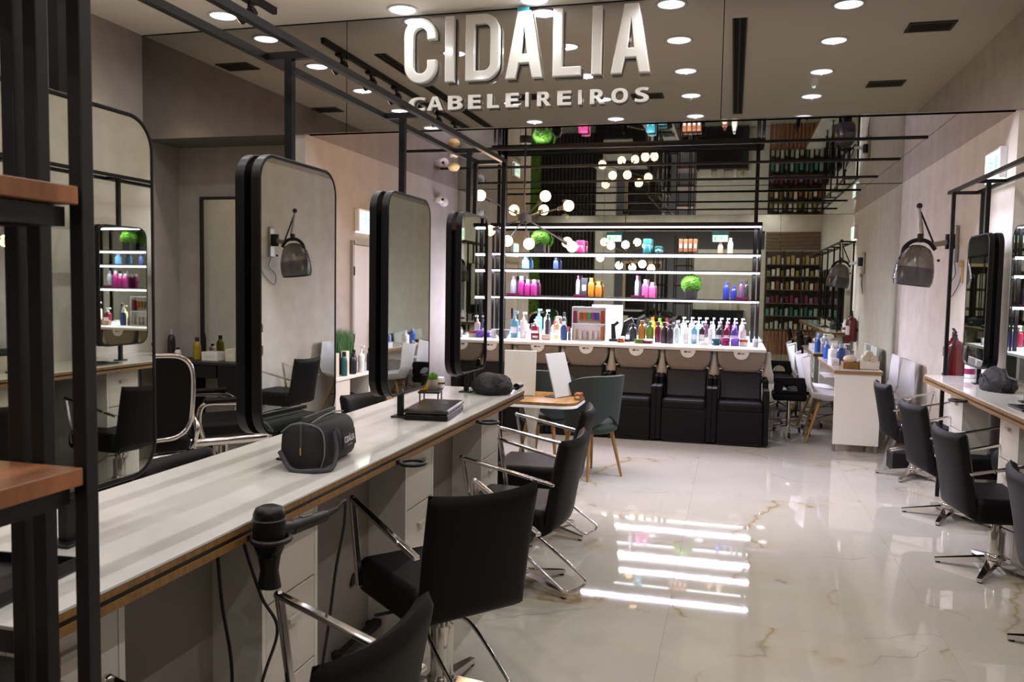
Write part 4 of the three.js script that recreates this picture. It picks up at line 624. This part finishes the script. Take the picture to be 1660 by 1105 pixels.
function greenChair(label) {
  const t = thing('armchair', label, 'armchair', [0, 0, 0], 0, 'green velvet armchairs');       // faces +z
  obj('seat', lathe([[0, 0.36], [0.2, 0.36], [0.235, 0.385], [0.235, 0.42], [0.2, 0.45], [0, 0.455]], 32), M.velvet, t);
  const wrap = shell((u, v) => { const a = (u - 0.5) * 3.7, top = 0.82 - 0.15 * Math.pow(Math.abs(u - 0.5) * 2, 4), y = 0.42 + (top - 0.42) * v, lo = 0.09 * Math.max(0, 1 - Math.abs(u - 0.5) * 6) * (1 - v), R = 0.245 + 0.045 * v; return [-Math.sin(a) * R, y + lo, -Math.cos(a) * R]; }, 32, 8, 0.035);
  obj('backrest', wrap, M.velvet, t); for (const [x, z] of [[-1, -1], [1, -1], [-1, 1], [1, 1]]) obj('leg', rod([x * 0.2, 0, z * 0.2], [x * 0.13, 0.37, z * 0.13], 0.01, 0.02, 12), M.legWood, t); return t;
}
const gch = greenChair('dark green velvet armchair with wooden legs in front of the wash chairs'); gch.position.set(-1.07, 0, -6.5); gch.rotation.y = -2.25; gch.scale.set(0.9, 1, 0.9);
copy(gch, [-1.5, 0, -6.78], 0.2, 'dark green velvet armchair half hidden under the wooden table');

// ------------------------------------------------------------------ white manicure desk on the right
{
  const t = thing('manicure_desk', 'white manicure desk with brown edged top and small metal legs', 'desk', [1.147, 0, -8.2]);
  obj('end_panel', rbox(-0.2, 0.2, 0.075, 0.742, -0.03, -0.002, 0.003, 1), M.whiteSatin, t); obj('end_panel', rbox(-0.2, 0.2, 0.075, 0.742, -1.5, -1.47, 0.003, 1), M.whiteSatin, t);
  obj('top', rbox(-0.21, 0.21, 0.771, 0.78, -1.51, 0.01, 0.002, 1), M.white, t); obj('oak_edge', uvm(rbox(-0.212, 0.212, 0.742, 0.771, -1.512, 0.012, 0.002, 1), 1.5), std(0x8a6a42, 0.5), t);
  obj('center_panel', box(0.0, 0.02, 0.08, 0.742, -1.47, -0.03), M.whiteSatin, t); for (const y of [0.6, 0.44]) obj('shelf', box(-0.19, 0, y, y + 0.015, -1.47, -0.9), M.whiteSatin, t);
  for (const [x, z] of [[-0.18, -0.05], [0.18, -0.05], [-0.18, -1.45], [0.18, -1.45]]) obj('leg', cyl(0.014, 0, 0.076, x, z, 14), M.steel, t);
  const D = 0.78;
  const b = thing('tissue_box', 'wooden box with a clear lid of tissues on the near end of the white desk', 'box', [1.1, D, -8.42]); obj('body', uvm(rbox(-0.07, 0.07, 0, 0.06, -0.1, 0.1, 0.003, 1), 3), M.oak, b); obj('tissues', lump(0.06, 1.0, 0.7, 1.3, 0.3, 31).translate(0, 0.06, 0), std(0xdccbb6, 0.9), b);
  const w = thing('towel_bin', 'white bin of rolled towels on the near end of the white desk', 'bin', [1.26, D, -8.4]); obj('bin', [rbox(-0.085, 0.085, 0, 0.08, -0.085, 0.085, 0.01)], M.whiteSatin, w); for (const [x, y, z] of [[-0.03, 0.1, 0], [0.035, 0.1, 0.02], [0.0, 0.14, -0.01]]) obj('towel', new THREE.CylinderGeometry(0.034, 0.034, 0.13, 14).rotateX(P2).translate(x, y, z), std(0xc9c0ae, 0.95), w);
  bottle('blue and white bottle in the middle of the white desk', 1.07, D, -8.85, 0.2, 0.045, 0x3b5fc0, 0xe9edf6); pump('white pump bottle with a violet band on the white desk', 1.12, D, -9.0, 0.2, 0.05, 0xdfe2f2); bottle('blue capped bottle at the far end of the white desk', 1.0, D, -9.5, 0.19, 0.035, 0x4a74d8, 0xe4e8f2); pump('white dispenser at the far end of the white desk', 1.05, D, -9.4, 0.17, 0.045, 0xeceef0); carton('white tissue pack on the front edge of the white desk', 1.0, D, -8.75, 0.07, 0.06, 0.12, 0xeeeaf2);
}
function shellChair(label) {
  const t = thing('shell_chair', label, 'chair', [0, 0, 0], 0, 'white shell chairs');
  const fn = (u, v) => { const k = (u - 0.5) * 2, pts = [[0.24, 0.425], [0.12, 0.425], [-0.04, 0.415], [-0.17, 0.44], [-0.225, 0.55], [-0.255, 0.68], [-0.29, 0.83]]; const q = v * 6, i = Math.min(5, Math.floor(q)), f = q - i, s = f * f * (3 - 2 * f) * 0.4 + f * 0.6, z = pts[i][0] + (pts[i + 1][0] - pts[i][0]) * s, y = pts[i][1] + (pts[i + 1][1] - pts[i][1]) * s; const wd = v < 0.5 ? 0.2 + 0.045 * Math.sin(v * Math.PI) : 0.245 - 0.06 * Math.pow((v - 0.5) * 2, 2); const c = k * k; return [k * wd, y + c * 0.085 * Math.sin(Math.min(1, v * 1.5) * Math.PI * 0.9), z + c * 0.09 * Math.max(0, (v - 0.45)) * 1.8]; };
  obj('shell', shell(fn, 16, 20, 0.009), M.plasticWhite, t);
  for (const [x, z] of [[-1, -1], [1, -1], [-1, 1], [1, 1]]) obj('leg', rod([x * 0.23, 0, z * 0.22], [x * 0.1, 0.4, z * 0.1], 0.012, 0.016, 12), M.legWood, t);
  obj('struts', [rod([-0.15, 0.24, -0.14], [0.15, 0.3, 0.14], 0.004), rod([0.15, 0.24, -0.14], [-0.15, 0.3, 0.14], 0.004)], M.black, t); return t;
}
const shc = shellChair('white shell chair with wooden legs at the left side of the white desk, nearest one'); shc.position.set(0.98, 0, -8.78); shc.rotation.y = P2 - 0.1;
copy(shc, [0.96, 0, -9.36], P2 + 0.1, 'white shell chair at the left side of the white desk, far one by the mirror'); copy(shc, [1.45, 0, -8.62], -P2 + 0.1, 'white shell chair at the right side of the white desk, near one'); copy(shc, [1.45, 0, -9.3], -P2, 'white shell chair at the right side of the white desk, far one');
{
  const t = thing('rolling_stool', 'black rolling stool with an arch cut in its low backrest beside the wash chairs', 'stool', [0.6, 0, -9.05]);
  const s = rrect(0.32, 0.17, 0.03); const h = new THREE.Path(); h.moveTo(-0.075, -0.05); h.lineTo(0.075, -0.05); h.absarc(0, -0.05, 0.075, 0, Math.PI); s.holes.push(h);
  obj('backrest', ext(s, 0.05, 0.008).translate(0, 0.53, 0.1), M.leather, t); obj('seat', rbox(-0.17, 0.17, 0.37, 0.45, -0.2, 0.15, 0.03), M.leather, t); obj('column', cyl(0.02, 0.1, 0.37), M.chrome, t);
  const legs = (t) => { for (let k = 0; k < 5; k++) { const a = k * 1.2566, x = Math.sin(a) * 0.22, z = Math.cos(a) * 0.22; obj('leg', bar([0, 0.1, 0], [x, 0.06, z], 0.025, 0.018), M.chrome, t); obj('caster', new THREE.CylinderGeometry(0.026, 0.026, 0.022, 14).rotateZ(P2).translate(x, 0.026, z), M.rubber, t); } }; legs(t);
  const u = thing('rolling_stool', 'low black round stool with chrome base behind the white shell chairs', 'stool', [0.78, 0, -9.72]); obj('seat', lathe([[0, 0.36], [0.15, 0.36], [0.165, 0.38], [0.165, 0.41], [0.15, 0.43], [0, 0.435]]), M.leather, u); obj('column', cyl(0.02, 0.1, 0.36), M.chrome, u); legs(u);
}
// ------------------------------------------------------------------ left side beyond the island
{
  const t = thing('low_cabinet', 'low cream cabinet with an open shelf along the left inner wall', 'cabinet', [0, 0, 0]);
  obj('top', rbox(-3.36, -2.89, 0.755, 0.78, -7.0, -5.68, 0.003, 1), M.whiteSatin, t); obj('side', box(-3.35, -2.9, 0, 0.755, -5.73, -5.69), M.drawer, t); obj('side', box(-3.35, -2.9, 0, 0.755, -6.99, -6.95), M.drawer, t); obj('front_panel', box(-2.93, -2.9, 0, 0.755, -5.93, -5.73), M.drawer, t); obj('divider', box(-3.35, -2.9, 0.42, 0.755, -6.3, -6.28), M.whiteSatin, t); obj('shelf', box(-3.35, -2.9, 0.4, 0.42, -6.95, -5.93), M.whiteSatin, t); obj('back', box(-3.36, -3.34, 0, 0.755, -6.95, -5.73), M.drawer, t);
  const d = thing('black_case', 'black case in the open shelf of the low cream cabinet', 'case', [-3.08, 0.42, -6.1]); obj('base', rbox(-0.14, 0.14, 0, 0.1, -0.13, 0.13, 0.012), M.black, d); obj('lid', rbox(-0.14, 0.14, 0, 0.06, -0.13, 0.13, 0.012).rotateZ(-0.3).translate(0, 0.14, 0), M.blackSatin, d);
  const w = thing('wooden_box', 'brown wooden box in the shelf of the low cream cabinet', 'box', [-3.05, 0.42, -6.6]); obj('body', uvm(rbox(-0.13, 0.13, 0, 0.26, -0.25, 0.25, 0.005), 1.5), M.oak, w); obj('lid', uvm(rbox(-0.135, 0.135, 0.26, 0.28, -0.255, 0.255, 0.005), 1.5), M.oak, w);
  const g = thing('grass_planter', 'dark green grass in a long black planter on the low cream cabinet', 'plant', [-3.06, 0.78, -5.97]);
  obj('planter', rbox(-0.07, 0.07, 0, 0.14, -0.24, 0.24, 0.006), M.pot, g);
  const gs = []; for (let i = 0; i < 1100; i++) { const x = rr(-0.06, 0.06), z = rr(-0.23, 0.23), h = rr(0.16, 0.25); const c = new THREE.ConeGeometry(0.0045, h, 3, 1).translate(0, h / 2, 0); c.rotateX(rr(-0.12, 0.12)).rotateZ(rr(-0.14, 0.14)).translate(x, 0.13, z); gs.push(c.toNonIndexed()); }
  const gr = obj('grass', mergeGeometries(gs), M.grassGreen, g); gr.userData.kind = 'stuff';
  const names = ['cream box', 'grey-green bottle', 'dark teal bottle', 'cream carton', 'black canister', 'dark violet bottle', 'white pump bottle', 'black bottle with a gold base', 'navy bottle'];
  [[0, 0xd9cfb8], [1, 0x8f9a86], [2, 0x2f5a5c], [3, 0xe0d8c4], [4, 0x26252a], [5, 0x3a3040], [6, 0xe6e2da], [7, 0x22201f], [8, 0x2a3348]].forEach(([i, c]) => { const z = -5.72 - i * 0.078, x = -2.925 - (i % 2) * 0.03; const L = `${names[i]} on the front edge of the low cream cabinet`; if (i === 0 || i === 3) carton(L, x, 0.78, z, 0.05, 0.19, 0.05, c); else if (i === 6) pump(L, x, 0.78, z, 0.22, 0.028, c); else bottle(L, x, 0.78, z, 0.15 + 0.02 * (i % 3), 0.026, c, i === 7 ? 0x8a6a2a : 0x222222); });
  const p = thing('red_pole', 'red broom pole leaning on the left inner wall beside the white door', 'pole', [0, 0, 0]); obj('handle', rod([-3.3, 0.15, -7.32], [-3.37, 1.08, -7.36], 0.016), std(0x8c2030, 0.4), p); obj('grip', rod([-3.37, 1.08, -7.36], [-3.375, 1.16, -7.362], 0.018), M.rubber, p); obj('head', rbox(-3.36, -3.22, 0, 0.15, -7.42, -7.2, 0.02), M.black, p);
  const k = thing('barber_station', 'black wooden station desk with knee gap against the grey return wall', 'desk', [0, 0, 0]);
  obj('top', rbox(-4.94, -3.75, 0.775, 0.8, -6.59, -6.2, 0.004), M.black, k); obj('cabinet', rbox(-4.94, -4.68, 0, 0.775, -6.59, -6.22, 0.004), M.blackSatin, k); obj('cabinet', rbox(-4.3, -3.76, 0.45, 0.775, -6.59, -6.22, 0.004), M.blackSatin, k); obj('side', box(-3.79, -3.76, 0, 0.45, -6.59, -6.22), M.black, k); obj('drawer', rbox(-4.6, -4.31, 0.66, 0.77, -6.56, -6.215, 0.004), M.blackSatin, k);
  const f = thing('wall_mirror', 'tall rectangular mirror with thin black frame on the grey return wall', 'mirror', [0, 0, 0]);
  obj('frame', [box(-4.71, -4.685, 0.8, 2.265, -6.6, -6.56), box(-4.1, -4.075, 0.8, 2.265, -6.6, -6.56), box(-4.685, -4.1, 2.24, 2.265, -6.6, -6.56), box(-4.685, -4.1, 0.8, 0.825, -6.6, -6.56)], M.black, f); obj('mirror_glass', box(-4.685, -4.1, 0.825, 2.24, -6.59, -6.575), M.mirror, f);
  bottle('yellow and black bottle on the black station desk below the wall mirror', -4.63, 0.8, -6.4, 0.2, 0.035, 0xc9a81c); carton('white box with silver tools on the black station desk', -4.45, 0.8, -6.38, 0.16, 0.08, 0.12, 0xd9d5cc); carton('cream box beside the silver tools on the black station desk', -4.26, 0.8, -6.4, 0.1, 0.11, 0.1, 0xc6bfa8); bottle('dark spray bottle at the left end of the black station desk', -4.86, 0.8, -6.35, 0.27, 0.035, 0x1c1a1c, 0x8a8a8c); bottle('pink-white bottle beside the dark spray bottle', -4.77, 0.8, -6.32, 0.11, 0.03, 0xd6c4c2);
}
function barberChair(label) {
  const t = thing('barber_chair', label, 'chair', [0, 0, 0], 0, 'chrome barber chairs');      // faces +z
  obj('base', lathe([[0, 0], [0.3, 0], [0.3, 0.02], [0.12, 0.05], [0.05, 0.08], [0.05, 0.34], [0, 0.34]], 36), M.chrome, t);
  obj('seat', rbox(-0.25, 0.25, 0.42, 0.53, -0.22, 0.27, 0.045, 4), M.leather, t); obj('seat_rim', [tube([[-0.27, 0.4, -0.2], [-0.27, 0.4, 0.24], [-0.2, 0.4, 0.29], [0.2, 0.4, 0.29], [0.27, 0.4, 0.24], [0.27, 0.4, -0.2], [0.2, 0.4, -0.25], [-0.2, 0.4, -0.25]], 0.032, true, 60)], M.chrome, t);
  obj('footboard', [rbox(-0.17, 0.17, 0.1, 0.3, 0.3, 0.34, 0.02)], M.leather, t); obj('foot_bow', tube([[-0.22, 0.36, 0.26], [-0.22, 0.2, 0.38], [-0.18, 0.08, 0.48], [0.18, 0.08, 0.48], [0.22, 0.2, 0.38], [0.22, 0.36, 0.26]], 0.022), M.gold, t);
  obj('backrest', ext(rrect(0.44, 0.52, 0.13), 0.075, 0.02).rotateX(-0.14).translate(0, 0.78, -0.29), M.leather, t);
  const rim = []; for (let k = 0; k < 28; k++) { const a = k / 28 * Math.PI * 2, c = Math.cos(a), s = Math.sin(a); rim.push([Math.sign(c) * Math.pow(Math.abs(c), 0.55) * 0.228, Math.sign(s) * Math.pow(Math.abs(s), 0.55) * 0.268, 0]); }
  obj('back_rim', tube(rim, 0.018, true, 80).rotateX(-0.14).translate(0, 0.78, -0.28), M.chrome, t);
  for (const s of [-1, 1]) { obj('armrest', [tube([[s * 0.27, 0.42, -0.16], [s * 0.285, 0.56, -0.2], [s * 0.28, 0.64, -0.12], [s * 0.28, 0.66, 0.05], [s * 0.28, 0.655, 0.2], [s * 0.275, 0.55, 0.23], [s * 0.27, 0.42, 0.2]], 0.018, false, 50)], M.chrome, t); obj('arm_pad', rbox(s * 0.28 - 0.03, s * 0.28 + 0.03, 0.665, 0.7, -0.12, 0.2, 0.014), M.leather, t); }
  return t;
}
const bc = barberChair('chrome framed black barber chair on the far left, left of two'); bc.position.set(-3.62, 0, -4.42); bc.rotation.y = -2.15;
copy(bc, [-3.56, 0, -5.2], -2.45, 'chrome framed black barber chair just left of the second mirror, right of two');

// ------------------------------------------------------------------ the entrance end, seen in the back mirror
{
  const t = thing('product_shelves', 'tall black product shelves with a slatted wooden base, seen in the back mirror', 'shelf unit');
  for (const x of [0.74, 1.14, 1.54, 1.94]) obj('post', box(x - 0.015, x + 0.015, 0, 2.45, 0.62, 0.65), M.black, t);
  obj('back', box(0.73, 1.95, 0.55, 2.45, 0.96, 0.98), std(0x4a3c30, 0.7), t);
  const ys = [0.6, 0.92, 1.22, 1.54, 1.86, 2.14]; for (const y of ys) obj('shelf', box(0.73, 1.95, y - 0.02, y, 0.6, 0.96), std(0x5a4632, 0.6), t);
  for (let i = 0; i < 14; i++) obj('base_slat', rbox(0.735 + i * 0.087, 0.735 + i * 0.087 + 0.06, 0, 0.56, 0.6, 0.66, 0.004, 1), M.wood, t);
  for (let i = 0; i < 5; i++) obj('upper_slat', rbox(0.72, 1.96, 2.5 + i * 0.09, 2.56 + i * 0.09, 0.93, 0.97, 0.004, 1), std(0x6a5138, 0.6), t);
  const pal = [[0xd9c4a0, 0xcdb890, 0xd6cbb8], [0xd8cfb0, 0xc8b43a, 0xe2dcd0], [0xd6c8bc, 0xb4622a, 0xe0d6cc, 0xb8923a], [0x8c1850, 0x9a2060, 0x8a6a90], [0x2f7a70, 0x4a8f86, 0x9ab0a4], [0xb9b4a0, 0x9aa59a, 0xd0c8b4]];
  ys.forEach((y, j) => { for (let i = 0; i < 11; i++) { const o = obj('product_box', gc('pb' + (i % 3) + j % 2, () => rbox(-0.035, 0.035, 0, 0.13 + 0.03 * (i % 3) + 0.02 * (j % 2), -0.03, 0.03, 0.006, 1)), bmat(pal[5 - j][(i * 7 + j) % pal[5 - j].length])); o.position.set(0.8 + i * 0.109, y, 0.72); tag(o, `${['first', 'second', 'third', 'fourth', 'fifth', 'sixth', 'seventh', 'eighth', 'ninth', 'tenth', 'eleventh'][i]} product box from the left on the ${['lowest', 'second lowest', 'third lowest', 'fourth', 'fifth', 'top'][j]} tall black shelf by the entrance`, 'box', 'products on the tall black shelves'); } });
  const g = thing('plant_wall', 'narrow green plant wall on the left front wall, seen in the back mirror', 'plant wall'); obj('panel', box(FLX, FLX + 0.04, 0.2, 2.85, -0.5, 0.85), M.pot, g);
  const gs = []; for (let i = 0; i < 3000; i++) { const l = rr(0.05, 0.11), c = new THREE.ConeGeometry(l * 0.25, l, 3, 1).translate(0, l / 2, 0).scale(1, 1, 0.3); c.rotateZ(-rr(0.6, 2.2)).rotateX(rr(-1, 1)).translate(FLX + 0.04, rr(0.25, 2.8), rr(-0.48, 0.83)); gs.push(c.toNonIndexed()); }
  const fo = obj('foliage', mergeGeometries(gs), std(0x5a7a1c, 0.8), g); fo.userData.kind = 'stuff';
  const d = thing('reception_desk', 'dark reception desk with cream front near the entrance, seen in the back mirror', 'desk', [-2.75, 0, 0.35]); obj('body', rbox(-0.6, 0.6, 0, 0.95, -0.25, 0.25, 0.01), M.blackSatin, d); obj('top', rbox(-0.63, 0.63, 0.95, 0.99, -0.28, 0.28, 0.006), M.white, d); obj('front_panel', rbox(-0.4, 0.3, 0.35, 0.85, -0.262, -0.25, 0.004, 1), M.drawer, d);
  const n = thing('console', 'black console table by the entrance, seen in the back mirror', 'table', [-0.35, 0, 0.8]); obj('body', rbox(-0.6, 0.6, 0.06, 1.0, -0.16, 0.16, 0.006), M.black, n); obj('top', rbox(-0.62, 0.62, 1.0, 1.02, -0.18, 0.18, 0.004), M.blackSatin, n); obj('plinth', box(-0.58, 0.58, 0, 0.06, -0.14, 0.14), M.rubber, n); for (const x of [-0.3, 0, 0.3]) obj('door', rbox(x - 0.145, x + 0.145, 0.1, 0.96, -0.172, -0.16, 0.003, 1), M.blackSatin, n);
  carton('large white box on the black console, seen in the back mirror', -0.75, 1.02, 0.8, 0.28, 0.16, 0.2, 0xe0dccf); carton('cream box at the middle of the black console, seen in the back mirror', -0.4, 1.02, 0.8, 0.16, 0.2, 0.16, 0xcfc6b0); pump('white pump bottle on the black console, seen in the back mirror', -0.05, 1.02, 0.8, 0.26, 0.035, 0xe6e0cc); pump('cream pump bottle at the right end of the black console, seen in the back mirror', 0.12, 1.02, 0.8, 0.24, 0.035, 0xd8cca0);
  const f = thing('standing_mirror', 'tall pale framed mirror standing near the entrance, seen in the back mirror', 'mirror', [-2.2, 0, 0.86]); obj('frame', [box(-0.5, -0.43, 0.2, 2.2, 0, 0.05), box(0.43, 0.5, 0.2, 2.2, 0, 0.05), box(-0.43, 0.43, 2.13, 2.2, 0, 0.05), box(-0.43, 0.43, 0.2, 0.27, 0, 0.05), box(-0.5, -0.43, 0, 0.2, -0.1, 0.1), box(0.43, 0.5, 0, 0.2, -0.1, 0.1)], std(0xb79c84, 0.6), f); obj('panel', box(-0.43, 0.43, 0.27, 2.13, 0.01, 0.03), std(0x18191a, 0.1), f);
  const e = thing('exit_sign', 'glowing exit sign hung at the left of the entrance, seen in the back mirror', 'exit sign', [-2.95, 2.78, 0.92]); obj('housing', rbox(-0.2, 0.2, -0.06, 0.14, 0, 0.05, 0.008), std(0x2f7f86, 0.4), e); obj('panel', new THREE.PlaneGeometry(0.36, 0.16).rotateY(Math.PI).translate(0, -0.1 + 0.08, -0.002), M.exit, e);
  copy(e, [-0.35, 2.78, 0.92], 0, 'glowing exit sign hung in the middle of the entrance, seen in the back mirror');
  const scriptTex = canvasTex(256, 64, (c, w, h) => { c.fillStyle = '#e6ddcd'; c.fillRect(0, 0, w, h); c.strokeStyle = '#6e665c'; c.lineWidth = 3; c.beginPath(); for (let i = 0; i <= 120; i++) { const u = i / 120, gap = u > 0.46 && u < 0.52, x = 12 + u * 230, y = 34 + Math.sin(u * 62) * (7 + 5 * Math.sin(u * 17)) - u * 8; i === 0 || gap ? c.moveTo(x, y) : c.lineTo(x, y); } c.stroke(); });
  const sg = thing('wall_lettering', 'small grey script lettering on the cream lintel over the entrance, seen in the back mirror', 'sign', [-2.42, 3.16, EZ - 0.004]); obj('plate', new THREE.BoxGeometry(0.62, 0.155, 0.006), std(0xffffff, 0.8, 0, { map: scriptTex }), sg);
  const ml = thing('ceiling_panel', 'bright square ceiling panel in the mall passage outside the entrance', 'ceiling light', [-1.4, CEIL - 0.02, 3.6]); obj('diffuser', box(-0.9, 0.9, 0, 0.01, -0.3, 0.3), glow(0xdfe8ff, 2), ml); obj('frame', [box(-0.93, 0.93, 0, 0.02, -0.33, -0.3), box(-0.93, 0.93, 0, 0.02, 0.3, 0.33), box(-0.93, -0.9, 0, 0.02, -0.3, 0.3), box(0.9, 0.93, 0, 0.02, -0.3, 0.3)], M.plasticWhite, ml);
  const l = new THREE.RectAreaLight(0xe8ecff, 26, 1.8, 0.6); l.position.set(-1.4, CEIL - 0.03, 3.6); l.rotation.x = -P2; scene.add(l);
}
renderer.render(scene, camera);
